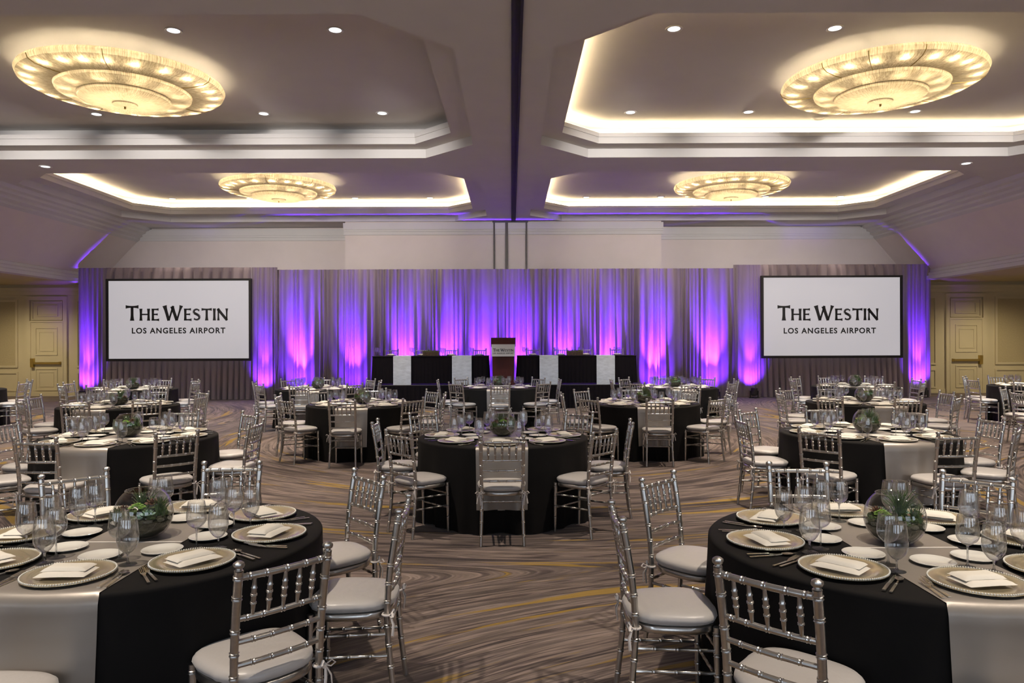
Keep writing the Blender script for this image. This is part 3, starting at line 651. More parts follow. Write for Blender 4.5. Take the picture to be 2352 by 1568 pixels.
def make_chair():
    P = {}
    for s in (-1, 1):
        mb = MB(); bamboo(mb, [(s * 0.178, 0.188, 0.0), (s * 0.178, 0.186, 0.25), (s * 0.176, 0.182, 0.44)], 0.0125, (0.30, 0.52, 0.72, 0.93), r_end=0.0165)
        P['front_leg', s] = mb.mesh('front_leg', M['silver'])
        mb = MB(); bamboo(mb, [(s * rear_x(z), y, z) for y, z in REAR], 0.0135, (0.10, 0.22, 0.33, 0.43, 0.555, 0.65, 0.745, 0.885, 0.97), r_end=0.0165)
        c_ = (s * rear_x(0.895), rear_y(0.895), 0.895)
        mb.lathe([(0.0165, 0.0), (0.011, 0.006), (0.018, 0.012), (0.021, 0.020), (0.019, 0.028), (0.010, 0.034), (0.001, 0.035)], 10, c_)
        P['rear_leg', s] = mb.mesh('rear_leg', M['silver'])
    def rail(z, r, rings, bow=0.012):
        x = rear_x(z) - 0.008; y = rear_y(z); mb = MB()
        bamboo(mb, [(x * t, y - bow * (1 - t * t), z) for t in (-1, -0.6, -0.2, 0.2, 0.6, 1)], r, rings); return mb
    P['top_rail', 0] = rail(0.868, 0.0125, (0.09, 0.27, 0.50, 0.73, 0.91)).mesh('top_rail', M['silver'])
    for k, z in enumerate((0.712, 0.625, 0.538)):
        P['back_rail', k] = rail(z, 0.0105, (0.18, 0.39, 0.61, 0.82) if k else (0.09, 0.27, 0.50, 0.73, 0.91)).mesh('back_rail', M['silver'])
    for k in range(5):
        x = (k - 2) * 0.058; mb = MB(); t = x / 0.17; b = 0.012 * (1 - t * t)
        p0, p1 = (x, rear_y(0.712) - b, 0.712), (x * 1.02, rear_y(0.868) - b, 0.868)
        q = lambda f: Vector(p0).lerp(Vector(p1), f)
        fr = [0, .18, .30, .315, .33, .345, .36, .50, .515, .53, .545, .56, .68, .69, .71, .8, 1]; ra = [.0048, .0062, .0075, .0098, .0078, .0098, .0076, .0082, .0105, .0082, .0105, .0082, .0080, .0098, .0078, .0065, .0050]
        mb.tube([q(f) for f in fr], [a_ * 1.22 for a_ in ra], 8); P['spindle', k] = mb.mesh('spindle', M['silver'])
    k = 0
    for s in (-1, 1):
        for zf, zr in ((0.335, 0.345), (0.235, 0.245)):
            mb = MB(); bamboo(mb, along((s * 0.176, 0.180, zf), (s * rear_x(zr), rear_y(zr) + 0.008, zr), 3), 0.0085, (0.22, 0.5, 0.78), 8); P['stretcher', k] = mb.mesh('stretcher', M['silver']); k += 1
    for y, z, x in ((0.184, 0.215, 0.176), (0.184, 0.345, 0.176), (rear_y(0.365), 0.365, rear_x(0.365))):
        mb = MB(); bamboo(mb, along((-x, y, z), (x, y, z), 3), 0.0085, (0.2, 0.4, 0.6, 0.8), 8); P['stretcher', k] = mb.mesh('stretcher', M['silver']); k += 1
    lv = lambda k_, z: [(x, y, z) for x, y in seat_outline(k_)]
    P['seat', 0] = ring_stack(MB(), [lv(0.965, 0.412), lv(0.99, 0.416), lv(1.0, 0.428), lv(0.99, 0.442), lv(0.95, 0.447)]).mesh('seat', M['silver'], angle=50)
    r = random.Random(5)
    def cl_(k_, z, wob=0.0):
        o = []
        for i, (x, y) in enumerate(seat_outline(k_, 60)):
            o.append((x + wob * math.sin(i * 1.7), y + wob * math.sin(i * 2.3 + 1), z + wob * math.sin(i * 2.9)))
        return o
    P['cushion', 0] = ring_stack(MB(), [cl_(0.93, 0.448), cl_(1.0, 0.456, 0.0012), cl_(1.035, 0.470, 0.0014), cl_(1.025, 0.483, 0.0010), cl_(0.965, 0.495), cl_(0.84, 0.502), cl_(0.6, 0.507), cl_(0.3, 0.509), cl_(0.02, 0.510)]).mesh('cushion', M['cushion'], angle=80)
    for s in (-1, 1):                                         # ribbon bow round each rear post
        mb = MB(); x, y, z = s * rear_x(0.44), rear_y(0.44), 0.438
        mb.tube([(x + 0.021 * math.cos(a), y + 0.021 * math.sin(a), z) for a in [2 * PI * i / 10 for i in range(11)]], 0.006, 6, True)
        b = (x + s * 0.018, y - 0.018, z)
        for dx, dz in ((0.035, 0.012), (-0.028, 0.018)):
            mb.tube([b, (b[0] + s * dx * .6, b[1] - 0.012, z + dz + 0.006), (b[0] + s * dx, b[1] - 0.016, z + dz * .4), (b[0] + s * dx * .5, b[1] - 0.012, z - 0.006), b], 0.0055, 6, True, 0.5)
        for dx, dz in ((0.022, -0.085), (-0.012, -0.10)):
            mb.tube([b, (b[0] + s * dx * .7, b[1] - 0.016, z + dz * .45), (b[0] + s * dx, b[1] - 0.012, z + dz)], [0.005, 0.007, 0.007], 6, True, 0.4)
        P['tie', s] = mb.mesh('tie', M['tie'])
    return P
CP = make_chair()
def joined(keys, name, m):
    mb = MB()
    for k in keys:
        me = CP[k]; mb.add([v.co for v in me.vertices], [tuple(p.vertices) for p in me.polygons])
    return mb.mesh(name, m)
FAR = {'legs': [joined([k], k[0], M['silver']) for k in CP if k[0] in ('front_leg', 'rear_leg')],
       'backrest': joined([k for k in CP if k[0] in ('top_rail', 'back_rail', 'spindle')], 'backrest', M['silver']),
       'stretchers': joined([k for k in CP if k[0] == 'stretcher'], 'leg_brace', M['silver'])}
def chair(x, y, rz, label, group, z=0.0, far=False):
    t = thing('chiavari_chair', label, 'chair', (x, y, z), rz, group)
    if far:
        for me in FAR['legs']: put(me.name.split('.')[0], me, t)
        put('backrest', FAR['backrest'], t); put('leg_brace', FAR['stretchers'], t); put('seat', CP['seat', 0], t)
    else:
        for k, me in CP.items():
            if k[0] not in ('cushion', 'tie'): put(k[0], me, t)
    c_ = put('cushion', CP['cushion', 0], t)
    for s in (-1, 1): put('tie', CP['tie', s], c_)
    return t

# ------------------------------------------------------------------ tableware
def make_ware():
    W = {}
    prof = [(0.001, 0.004), (0.105, 0.004), (0.115, 0.006), (0.128, 0.013), (0.165, 0.016), (0.172, 0.015), (0.172, 0.011), (0.13, 0.008), (0.11, 0.0), (0.001, 0.0)]
    W['plate'] = MB().lathe(prof, 56).mesh('charger_plate', M['charger'], angle=30)
    mb = MB()
    for i in range(112):
        a = 2 * PI * i / 112; mb.ball((0.1695 * math.cos(a), 0.1695 * math.sin(a), 0.0162), 0.0042, 6)
    W['beads'] = mb.mesh('beaded_rim', M['beads'])
    prof = [(0.001, 0.004), (0.052, 0.004), (0.060, 0.008), (0.086, 0.014), (0.088, 0.013), (0.086, 0.010), (0.06, 0.004), (0.05, 0.0), (0.001, 0.0)]
    W['bread'] = MB().lathe(prof, 40).mesh('bread_plate', M['china'], angle=30)
    # folded napkin: two soft leaves with a rolled fold, the upper one set back
    mb = MB()
    def leaf(x0, x1, y0, y1, z0, z1, sag, ph):
        n, k = 16, 12
        def top(i, j):
            u, v = i / (n - 1), j / (k - 1); ed = min(1.0, 6 * min(u, 1 - u, v, 1 - v)) ** 0.5
            return (x0 + (x1 - x0) * u, y0 + (y1 - y0) * v + 0.003 * math.sin(5 * u + ph), z0 + (z1 - z0) * ed + sag * math.sin(PI * u) * math.sin(3 * v + ph))
        mb.grid(top, n, k); mb.add([(x0, y0, z0), (x1, y0, z0), (x1, y1, z0), (x0, y1, z0)], [(0, 3, 2, 1)])
    leaf(-0.098, 0.098, -0.070, 0.058, 0.0165, 0.0285, 0.002, 0.4)
    leaf(-0.090, 0.086, -0.036, 0.062, 0.0285, 0.0420, 0.003, 1.3)
    W['napkin'] = mb.mesh('folded_napkin', M['napkin'], angle=60)
    def fork(L):
        mb = MB(); z = 0.004
        mb.box(-0.0055, 0.0055, -L / 2, L / 2 - 0.085, z - 0.003, z + 0.001)
        mb.add([(-0.0035, L/2-0.085, z-0.002), (0.0035, L/2-0.085, z-0.002), (0.011, L/2-0.058, z+0.002), (-0.011, L/2-0.058, z+0.002), (-0.0035, L/2-0.085, z), (0.0035, L/2-0.085, z), (0.011, L/2-0.058, z+0.004), (-0.011, L/2-0.058, z+0.004),
                ], [(0, 3, 2, 1), (4, 5, 6, 7), (0, 1, 5, 4), (1, 2, 6, 5), (2, 3, 7, 6), (3, 0, 4, 7)])
        for i in range(4):
            x = -0.0093 + i * 0.0062; mb.tube([(x, L/2-0.059, z + 0.003), (x * 1.02, L/2-0.03, z + 0.006), (x * 1.0, L/2, z + 0.010)], [0.0021, 0.0020, 0.0010], 6)
        return mb.mesh('fork', M['steel'], angle=30)
    W['fork'] = fork(0.205); W['salad_fork'] = fork(0.185)
    mb = MB(); mb.box(-0.0065, 0.0065, -0.115, -0.015, 0.0, 0.006)
    out_ = [(-0.006, -0.015), (0.007, -0.015), (0.009, 0.03), (0.008, 0.085), (0.002, 0.115), (-0.005, 0.10), (-0.006, 0.05)]
    n = len(out_); mb.add([(x, y, 0.002) for x, y in out_] + [(x, y, 0.0035) for x, y in out_], [tuple(range(n - 1, -1, -1)), tuple(range(n, 2 * n))] + [(i, (i + 1) % n, (i + 1) % n + n, i + n) for i in range(n)])
    W['knife'] = mb.mesh('knife', M['steel'], angle=30)
    mb = MB(); mb.box(-0.0055, 0.0055, -0.10, 0.02, 0.0, 0.004); mb.tube([(0, 0.015, 0.002), (0, 0.045, 0.004), (0, 0.055, 0.004)], [0.004, 0.003, 0.004], 6)
    def sp_(i, j):
        a = 2 * PI * i / 16; r = j / 4; x = 0.017 * r * math.cos(a); y = 0.078 + 0.027 * r * math.sin(a); return (x, y, 0.002 + 0.006 * r * r)
    mb.grid(sp_, 16, 5, True); W['spoon'] = mb.mesh('spoon', M['steel'], angle=40)
    # wine glass (long stem) and water goblet (short stem)
    def glass(name, H, stem, rmax, rrim, zmax):
        b = [(0.0065, stem), (0.016, stem + 0.004), (rmax * 0.62, stem + (zmax - stem) * 0.28), (rmax * 0.87, stem + (zmax - stem) * 0.58), (rmax, zmax), (rmax * 0.985, zmax + (H - zmax) * 0.35), ((rmax + rrim) / 2, zmax + (H - zmax) * 0.7), (rrim, H), (rrim - 0.0008, H + 0.0006), (rrim - 0.0016, H)]
        # smooth the profile
        bp = []
        for i in range(len(b) - 3):
            for t in (0, 0.33, 0.66):
                p0, p1, p2, p3 = b[max(i - 1, 0)], b[i], b[i + 1], b[min(i + 2, len(b) - 3)]
                bp.append(tuple(0.5 * (2 * p1[q] + (p2[q] - p0[q]) * t + (2 * p0[q] - 5 * p1[q] + 4 * p2[q] - p3[q]) * t * t + (3 * p1[q] - p0[q] - 3 * p2[q] + p3[q]) * t ** 3) for q in (0, 1)))
        bp += b[-3:]
        W[name, 'bowl'] = MB().lathe(bp, 28).mesh('bowl', M['glass'], angle=70)
        W[name, 'stem'] = MB().lathe([(0.001, 0.004), (0.010, 0.006), (0.0055, 0.014), (0.0036, 0.03 if stem > 0.06 else 0.022), (0.0036, stem - 0.014), (0.0062, stem - 0.002), (0.009, stem + 0.002), (0.001, stem + 0.003)], 12).mesh('stem', M['gloss'])
        W[name, 'foot'] = MB().lathe([(0.001, 0.0), (0.035, 0.0), (0.0362, 0.0014), (0.034, 0.0028), (0.010, 0.0055), (0.001, 0.007)], 28).mesh('foot', M['gloss'])
    glass('wine_glass', 0.215, 0.092, 0.0435, 0.036, 0.135)
    glass('water_goblet', 0.200, 0.048, 0.0440, 0.036, 0.105)
    # one-piece far glasses
    for g in ('wine_glass', 'water_goblet'):
        mb = MB()
        for q in ('bowl', 'stem', 'foot'):
            me = W[g, q]; mb.add([v.co for v in me.vertices], [tuple(p.vertices) for p in me.polygons])
        n0 = len(W[g, 'bowl'].polygons); me = mb.mesh(g, M['glass'], angle=70); me.materials.append(M['gloss'])
        me.polygons.foreach_set('material_index', [0] * n0 + [1] * (len(me.polygons) - n0)); W[g] = me
    return W
WARE = make_ware()

# terrarium: glass fish bowl, soil, moss, succulents, blades
def leaf_(mb, base, tip, wid, thick, up):
    base = Vector(base); tip = Vector(tip); d = (tip - base); s = d.cross(Vector(up)).normalized() * wid; q = s.cross(d).normalized() * thick; m_ = base.lerp(tip, 0.6)
    mb.add([base - s * .45, base + s * .45, m_ - s - q * .5, m_ + s - q * .5, tip, m_ + q, base + q * .6], [(0, 2, 5, 6), (1, 6, 5, 3), (2, 4, 5), (3, 5, 4), (0, 1, 3, 2), (2, 3, 4)])
def rosette(mb, c, r, layers=4, tilt=0.0):
    for l in range(layers):
        n = 8 - l; rr = r * (1 - l / (layers + 0.3)); el = 0.25 + 0.33 * l
        for i in range(n):
            a = 2 * PI * (i + 0.5 * l) / n
            tip = (c[0] + rr * math.cos(a) * math.cos(el), c[1] + rr * math.sin(a) * math.cos(el), c[2] + rr * math.sin(el) + 0.1 * r * l)
            leaf_(mb, (c[0] + 0.1 * rr * math.cos(a), c[1] + 0.1 * rr * math.sin(a), c[2]), tip, rr * 0.30, rr * 0.10, (0, 0, 1))
def tuft(mb, c, h, n, spread, rr, seed):
    r = random.Random(seed)
    for _ in range(n):
        a = r.random() * 2 * PI; s = spread * r.random() ** 0.7; hh = h * (0.55 + 0.45 * r.random()); b = (c[0] + 0.015 * r.uniform(-1, 1), c[1] + 0.015 * r.uniform(-1, 1), c[2])
        mb.tube([b, (b[0] + s * .4 * math.cos(a), b[1] + s * .4 * math.sin(a), c[2] + hh * .6), (b[0] + s * math.cos(a), b[1] + s * math.sin(a), c[2] + hh)], [rr, rr * .8, rr * .15], 4)
def lumps(mb, c, R_, n, s, seed):
    r = random.Random(seed)
    for _ in range(n):
        a = r.random() * 2 * PI; q = R_ * r.random() ** 0.6
        mb.ball((c[0] + q * math.cos(a), c[1] + q * math.sin(a), c[2] + r.uniform(-.3, 1) * s), s * r.uniform(0.5, 1.1), 6)
def make_terrarium(var):
    T = {}; R_ = 0.133; zc = 0.112
    prof = [(0.001, 0.002), (0.045, 0.002), (0.066, 0.004)]
    for i in range(1, 17):
        a = -math.radians(56) + math.radians(56 + 53) * i / 16; prof.append((R_ * math.cos(a), zc + R_ * math.sin(a) * (1.0 if a < 0 else 1.03)))
    prof += [(prof[-1][0] + 0.004, prof[-1][1] + 0.004), (prof[-1][0] + 0.002, prof[-1][1] + 0.006), (prof[-1][0] - 0.003, prof[-1][1] + 0.003)]
    T['glass_bowl'] = MB().lathe(prof, 48).mesh('glass_bowl', M['bowlglass'], angle=80)
    sp_ = [(0.001, 0.006), (0.060, 0.006), (0.092, 0.026), (0.119, 0.060), (0.127, 0.088), (0.122, 0.098), (0.09, 0.108), (0.05, 0.113), (0.001, 0.115)]
    T['soil'] = MB().lathe(sp_, 32).mesh('soil', M['soil'])
    mb = MB(); lumps(mb, (0, 0, 0.104), 0.108, 110, 0.014, 3 + var); T['moss'] = mb.mesh('moss', M['moss'])
    r = random.Random(20 + var)
    mb = MB()
    if var == 0: rosette(mb, (0.055, -0.075, 0.092), 0.036); rosette(mb, (0.02, -0.092, 0.083), 0.022)
    else: rosette(mb, (-0.03, 0.07, 0.092), 0.035); rosette(mb, (0.07, 0.05, 0.09), 0.025)
    T['succulent'] = mb.mesh('succulent', M['jade'], angle=25)
    mb = MB()
    if var == 0:
        for k in range(34):
            a = r.random() * 6.28; q = 0.032 * r.random() ** 0.5; rosette(mb, (-0.005 + q * math.cos(a), -0.05 + q * math.sin(a), 0.112 + 0.018 * (1 - q / 0.032) + 0.004 * r.random()), 0.011, 2)
    else:
        for k in range(34):
            a = r.random() * 6.28; q = 0.034 * r.random() ** 0.5; rosette(mb, (-0.078 + q * math.cos(a), -0.045 + q * math.sin(a) * .8, 0.105 + 0.02 * (1 - q / 0.034)), 0.010, 2)
    T['sedum'] = mb.mesh('sedum', M['lime'], angle=25)
    mb = MB()
    if var == 0:
        rosette(mb, (-0.075, -0.03, 0.10), 0.038); rosette(mb, (0.03, 0.02, 0.115), 0.04); rosette(mb, (-0.05, 0.06, 0.10), 0.04)
    else:
        rosette(mb, (-0.055, -0.082, 0.080), 0.036); rosette(mb, (0.085, -0.01, 0.09), 0.036); rosette(mb, (-0.06, 0.03, 0.10), 0.038)
    T['red_succulent'] = mb.mesh('red_succulent', M['rust'], angle=25)
    mb = MB()
    if var == 0:
        tuft(mb, (0.085, -0.02, 0.085), 0.07, 46, 0.035, 0.0035, 5); tuft(mb, (-0.02, 0.03, 0.09), 0.085, 40, 0.06, 0.0022, 6); tuft(mb, (-0.085, -0.06, 0.075), 0.05, 24, 0.03, 0.0026, 7)
    else:
        tuft(mb, (0.02, 0.0, 0.085), 0.115, 90, 0.085, 0.0017, 8); tuft(mb, (0.06, -0.06, 0.08), 0.075, 40, 0.045, 0.0018, 9)
    T['grass_tuft'] = mb.mesh('grass_tuft', M['grass'], angle=60)
    for q in ('succulent', 'sedum', 'red_succulent', 'grass_tuft'):
        for v in T[q].vertices: v.co = Vector((v.co.x * 1.08, v.co.y * 1.08, 0.116 + (v.co.z - 0.09) * 1.3))
    return T
TER = [make_terrarium(0), make_terrarium(1)]
def terrarium(x, y, z, rz, var, label):
    t = thing('terrarium', label, 'terrarium', (x, y, z), rz, 'succulent fish bowls on the tables')
    for k, me in TER[var].items(): put(k, me, t)
    return t

# ------------------------------------------------------------------ round tables
RT, ZT = 0.842, 0.762
def cloth_r(th, z, seed):
    d = max(0.0, (ZT - z) / ZT)                                # 0 at the top edge, 1 at the floor
    r = RT - 0.004 + 0.012 * d
    r += d * (-0.032 * math.cos(8 * th) + 0.018 * math.sin(13 * th + seed) + 0.012 * math.sin(21 * th + 2.1 * seed) + 0.008 * math.sin(34 * th + seed * 1.7)) * (0.35 + 0.65 * d)
    return r
def cloth_mesh(seed):
    n = 216; mb = MB()
    lv = [(0.001, ZT), (0.4, ZT), (0.78, ZT), (RT - 0.022, ZT), (RT - 0.010, ZT - 0.003), (RT - 0.004, ZT - 0.010)]
    zs = [ZT - 0.02 - (ZT - 0.03) * (i / 13) for i in range(14)]
    def fn(i, j):
        th = 2 * PI * i / n
        if j < len(lv): r, z = lv[j]
        else:
            z = max(0.006, zs[j - len(lv)]); r = cloth_r(th, z, seed)
        return (r * math.cos(th), r * math.sin(th), z)
    mb.grid(fn, n, len(lv) + len(zs), True)
    return mb.mesh('tablecloth', M['cloth'], True, 80)
CLOTH = [cloth_mesh(s) for s in (0.3, 1.9, 4.1)]
SEEDS = (0.3, 1.9, 4.1)
def runner_mesh(seed, hw=0.232):
    mb = MB(); nx = 33; drop = 0.535
    path = []
    ys_ = [-1 + 2 * i / 24 for i in range(25)]
    nd = 16
    def fn(i, j):
        x = -hw + 2 * hw * i / (nx - 1)
        ye = math.sqrt((RT - 0.006) ** 2 - x * x)
        if j < nd or j >= nd + 25:
            k = nd - j if j < nd else j - (nd + 24); s = -1 if j < nd else 1
            z = ZT - 0.006 - drop * (k / nd); th = math.atan2(s * ye, x); r = max(cloth_r(math.atan2(s * q, x), z, seed) for q in (ye,)) + 0.007 + 0.012 * (k / nd) 
            y = s * math.sqrt(max(0.01, r * r - x * x)); y += s * 0.007 * (k / nd) * math.sin(x * 42 + seed * 3)
            return (x * (1 - 0.03 * k / nd), y, z)
        t = ys_[j - nd]; return (x, t * ye, ZT + 0.003)
    mb.grid(fn, nx, nd * 2 + 25)
    return mb.mesh('table_runner', M['satin'], True, 80)
RUN = [runner_mesh(s) for s in SEEDS]
SEAM = MB().box(-0.231, 0.231, -0.006, 0.006, ZT + 0.0035, ZT + 0.0055).mesh('seam', M['seam'], False)
TABM = dict(tabletop=MB().lathe([(0.001, ZT - 0.006), (0.82, ZT - 0.006), (0.825, ZT - 0.012), (0.825, ZT - 0.03), (0.82, ZT - 0.034), (0.001, ZT - 0.034)], 48).mesh('tabletop', M['wood']))
TABM['leg'] = MB().tube([(0, 0, 0.0), (0, 0, ZT - 0.034)], 0.018, 8).mesh('leg', M['dark'])

# name of each table for its labels, centre, row
TABLES = [
    ('the front left table', -1.78, 3.58, 1), ('the front right table', 1.78, 3.44, 1),
    ('the second-row left table', -3.83, 7.40, 2), ('the second-row centre table', -0.085, 7.36, 2), ('the second-row right table', 3.62, 7.54, 2),
    ('the third-row outer left table', -5.92, 11.18, 3), ('the third-row inner left table', -2.27, 11.30, 3), ('the third-row inner right table', 2.02, 11.30, 3), ('the third-row outer right table', 5.40, 11.33, 3),
    ('the third-row right edge table', 9.10, 11.40, 3),
    ('the back-row left edge table', -11.3, 15.10, 4), ('the back-row table under the left screen', -7.70, 15.07, 4), ('the back-row table left of the stage', -3.94, 15.08, 4), ('the back-row table facing the lectern', -0.25, 15.30, 4),
    ('the back-row table right of the stage', 3.35, 15.15, 4), ('the back-row table under the right screen', 7.06, 15.20, 4), ('the back-row right edge table', 10.75, 15.20, 4)]
ONLY = {'the third-row right edge table': (135, 180), 'the back-row left edge table': (0, 45, 315), 'the back-row right edge table': (90, 135, 180, 225)}
BARE = ('the third-row right edge table', 'the back-row left edge table')
SEATN = {270: 'near seat', 315: 'near-right seat', 0: 'right seat', 45: 'far-right seat', 90: 'far seat', 135: 'far-left seat', 180: 'left seat', 225: 'near-left seat'}
# per-chair nudges: (table, seat) -> (radius, angle offset deg, turn deg)
NUDGE = {
    ('the front left table', 315): (1.03, 4, -4), ('the front right table', 225): (1.065, 0, 0), ('the front right table', 180): (1.06, 0, 0),
    ('the front left table', 270): (1.05, -2.8, 0), ('the second-row centre table', 270): (0.99, 0, 2), ('the second-row left table', 270): (1.04, -6, 4), ('the second-row right table', 270): (1.04, 9, -6),
}
def seen(x, y, z, m=140):
    if y < 0.4: return False
    u = 1174 + x / y * FPX; v = 785 - (z - CAMZ) / y * FPX
    return -m < u < IMW + m and v < IMH + m * 1.6
def item(name, me, x, y, z, rz, label, cat, group, parts=None):
    if parts:
        t = thing(name, label, cat, (x, y, z), rz, group)
        for pn, pm in parts: put(pn, pm, t)
        return t
    return tag(put(name, me, None, (x, y, z), rz), label, cat, group)
for ti, (tn, cx, cy_, row) in enumerate(TABLES):
    k = ti % 3; rot = rnd.uniform(-2, 2)
    short = tn[4:]
    t = thing('round_table', f'round banquet table hidden under black linen, {short}', 'table', (cx, cy_, 0), 0, 'round banquet tables')
    put('tabletop', TABM['tabletop'], t)
    for a in (45, 135, 225, 315): put('leg', TABM['leg'], t, (0.5 * math.cos(math.radians(a)), 0.5 * math.sin(math.radians(a)), 0))
    tag(put('tablecloth', CLOTH[k], None, (cx, cy_, 0)), f'floor-length black tablecloth on {tn}', 'tablecloth', 'black tablecloths')
    rn = tag(put('table_runner', RUN[k], None, (cx, cy_, 0)), f'silver taupe satin runner hanging over {tn}', 'table runner', 'satin table runners')
    if row <= 2: o = put('seam', SEAM, rn, (0, -0.10, 0))
    if tn not in BARE:
        terrarium(cx, cy_, ZT + 0.004, 0.0 if row == 1 else rnd.uniform(-0.5, 0.5), (0, 1, 0, 0, 1)[ti] if ti < 5 else ti % 2, f'clear fish bowl of succulents in the middle of {tn}')
    for seat in (270, 315, 0, 45, 90, 135, 180, 225):
        if tn in ONLY and seat not in ONLY[tn]: continue
        r, da, tw = NUDGE.get((tn, seat), (1.045 + rnd.uniform(-0.025, 0.03), rnd.uniform(-3, 3), rnd.uniform(-5, 5)))
        a = math.radians(seat + da); x, y = cx + r * math.cos(a), cy_ + r * math.sin(a)
        if seen(x, y, 0.5, 260):
            chair(x, y, a + PI / 2 + math.radians(tw), f'silver chiavari chair at the {SEATN[seat]} of {tn}', f'chairs around the round tables', far=(row == 4))
        if tn in BARE: continue
        # place setting, laid out for a guest at local -Y looking to +Y
        a = math.radians(seat + rnd.uniform(-1.2, 1.2)); ca, sa = math.cos(a + PI / 2), math.sin(a + PI / 2); rz = a + PI / 2
        W2 = lambda lx, ly: (cx + lx * ca - ly * sa, cy_ + lx * sa + ly * ca)
        Z = ZT + 0.0035; st = f'at the {SEATN[seat]} of {tn}'
        def lay(name, me, lx, ly, dz, drz, text, cat, group, parts=None):
            x_, y_ = W2(lx, ly)
            if seen(x_, y_, Z): item(name, me, x_, y_, Z + dz, rz + drz, f'{text} {st}', cat, group, parts)
        j = lambda s: rnd.uniform(-s, s)
        near = row <= 2
        lay('charger_plate', WARE['plate'], 0, -0.605, 0, j(1), 'silver charger plate', 'charger plate', 'charger plates', [('plate', WARE['plate']), ('beaded_rim', WARE['beads'])] if row <= 3 else None)
        lay('folded_napkin', WARE['napkin'], j(0.01), -0.605 + j(0.01), 0, j(0.25), 'folded ivory napkin', 'napkin', 'folded napkins')
        lay('bread_plate', WARE['bread'], -0.03 + j(0.02), -0.335 + j(0.012), 0, j(1), 'small white bread plate', 'plate', 'bread plates')
        for g, lx, ly, nm in (('wine_glass', 0.095, -0.395, 'long-stemmed wine glass'), ('water_goblet', 0.165, -0.462, 'short-stemmed water goblet')):
            lay(g, WARE[g], lx + j(0.008), ly + j(0.008), 0, j(3), nm, 'glass', 'wine glasses' if g == 'wine_glass' else 'water goblets', [(q, WARE[g, q]) for q in ('bowl', 'stem', 'foot')] if near else None)
        if row <= 3:
            lay('fork', WARE['fork'], -0.186, -0.645, 0, -0.12 + j(0.05), 'inner dinner fork', 'fork', 'forks'); lay('fork', WARE['salad_fork'], -0.212, -0.665, 0, -0.15 + j(0.06), 'outer salad fork', 'fork', 'forks')
            lay('knife', WARE['knife'], 0.190, -0.640, 0, 0.13 + j(0.05), 'polished dinner knife', 'knife', 'knives'); lay('spoon', WARE['spoon'], 0.216, -0.655, 0, 0.15 + j(0.05), 'polished spoon', 'spoon', 'spoons')

# ------------------------------------------------------------------ stage, head tables, lectern
SZ = 0.595
def pleated_box(x0, x1, y0, y1, z0, z1, step, amp):
    mb = MB(); path = []
    def side(a, b, nx, ny):
        L = math.hypot(b[0] - a[0], b[1] - a[1]); n = max(2, int(L / step * 6))
        for i in range(n): path.append((a[0] + (b[0] - a[0]) * i / n, a[1] + (b[1] - a[1]) * i / n, nx, ny, i))
    side((x0, y1), (x0, y0), -1, 0); side((x0, y0), (x1, y0), 0, -1); side((x1, y0), (x1, y1), 1, 0)
    def fn(i, j):
        x, y, nx, ny, q = path[i]; v = j / 4; o = amp * (0.5 + 0.5 * math.sin(q * PI / 3 + 0.7 * math.sin(q * 0.31))) * (1 - 0.8 * v); fl = 0.02 * (1 - v)
        return (x + nx * (o + fl), y + ny * (o + fl), z0 + (z1 - z0) * v)
    mb.grid(fn, len(path), 5); return mb
st_ = thing('stage_platform', 'low stage with black pleated skirt below the head tables', 'stage', (0, 0, 0))
put('deck', MB().box(-3.72, 3.42, 18.95, 21.45, SZ - 0.06, SZ).mesh('deck', M['dark'], False), st_)
put('skirt', pleated_box(-3.72, 3.42, 18.93, 21.4, 0.005, SZ - 0.005, 0.11, 0.025).mesh('skirt', M['skirt'], True, 80), st_)
def head_table(label, x0, x1, y0, y1):
    t = thing('head_table', label, 'table', ((x0 + x1) / 2, (y0 + y1) / 2, SZ), 0, 'skirted head tables'); w_ = (x1 - x0) / 2; d = (y1 - y0) / 2; h = 0.745
    put('table_top', MB().box(-w_ - .01, w_ + .01, -d - .01, d + .01, h - 0.02, h).mesh('table_top', M['cloth'], False), t)
    put('table_skirt', pleated_box(-w_, w_, -d, d, 0.04, h - 0.005, 0.10, 0.022).mesh('table_skirt', M['skirt'], True, 80), t)
    for sx in (-1, 1):
        for sy in (-1, 1): put('leg', MB().box(sx * (w_ - .08) - .015, sx * (w_ - .08) + .015, sy * (d - .08) - .015, sy * (d - .08) + .015, 0, h - .02).mesh('leg', M['dark'], False), t)
HT = [('black-skirted head table on the stage left of the lectern', -3.60, -0.60), ('black-skirted head table on the stage right of the lectern', 0.16, 3.24)]
HY0, HY1 = 19.22, 19.97
for lb, a, b in HT: head_table(lb, a, b, HY0, HY1)
HZ = SZ + 0.745
def overlay(xa, xb):
    mb = MB(); y0 = HY0 - 0.055
    def fn(i, j):
        x = xa + (xb - xa) * i / 12
        if j < 8: return (x, y0 - 0.012 * (1 - j / 7) + 0.004 * math.sin(i * 1.3) * (1 - j / 7), HZ - 0.80 + 0.80 * j / 7 + 0.002 + 0.004 * math.sin(i * 2) * (j == 0))
        return (x, HY0 - 0.055 + (HY1 - HY0 + 0.05) * (j - 7) / 3, HZ + 0.004)
    return mb.grid(fn, 13, 11).mesh('table_runner', M['satin_blue'], True, 60)
for a, b, lb in ((903, 944, 'outer pale silver runner on the left head table'), (1038, 1083, 'inner pale silver runner on the left head table, by the lectern'), (1239, 1282, 'inner pale silver runner on the right head table, by the lectern'), (1370, 1412, 'outer pale silver runner on the right head table')):
    tag(put('head_table_runner', overlay(px(a, 19.17), px(b, 19.17))), lb, 'table runner', 'head table runners')
names = ['first', 'second', 'third', 'last']
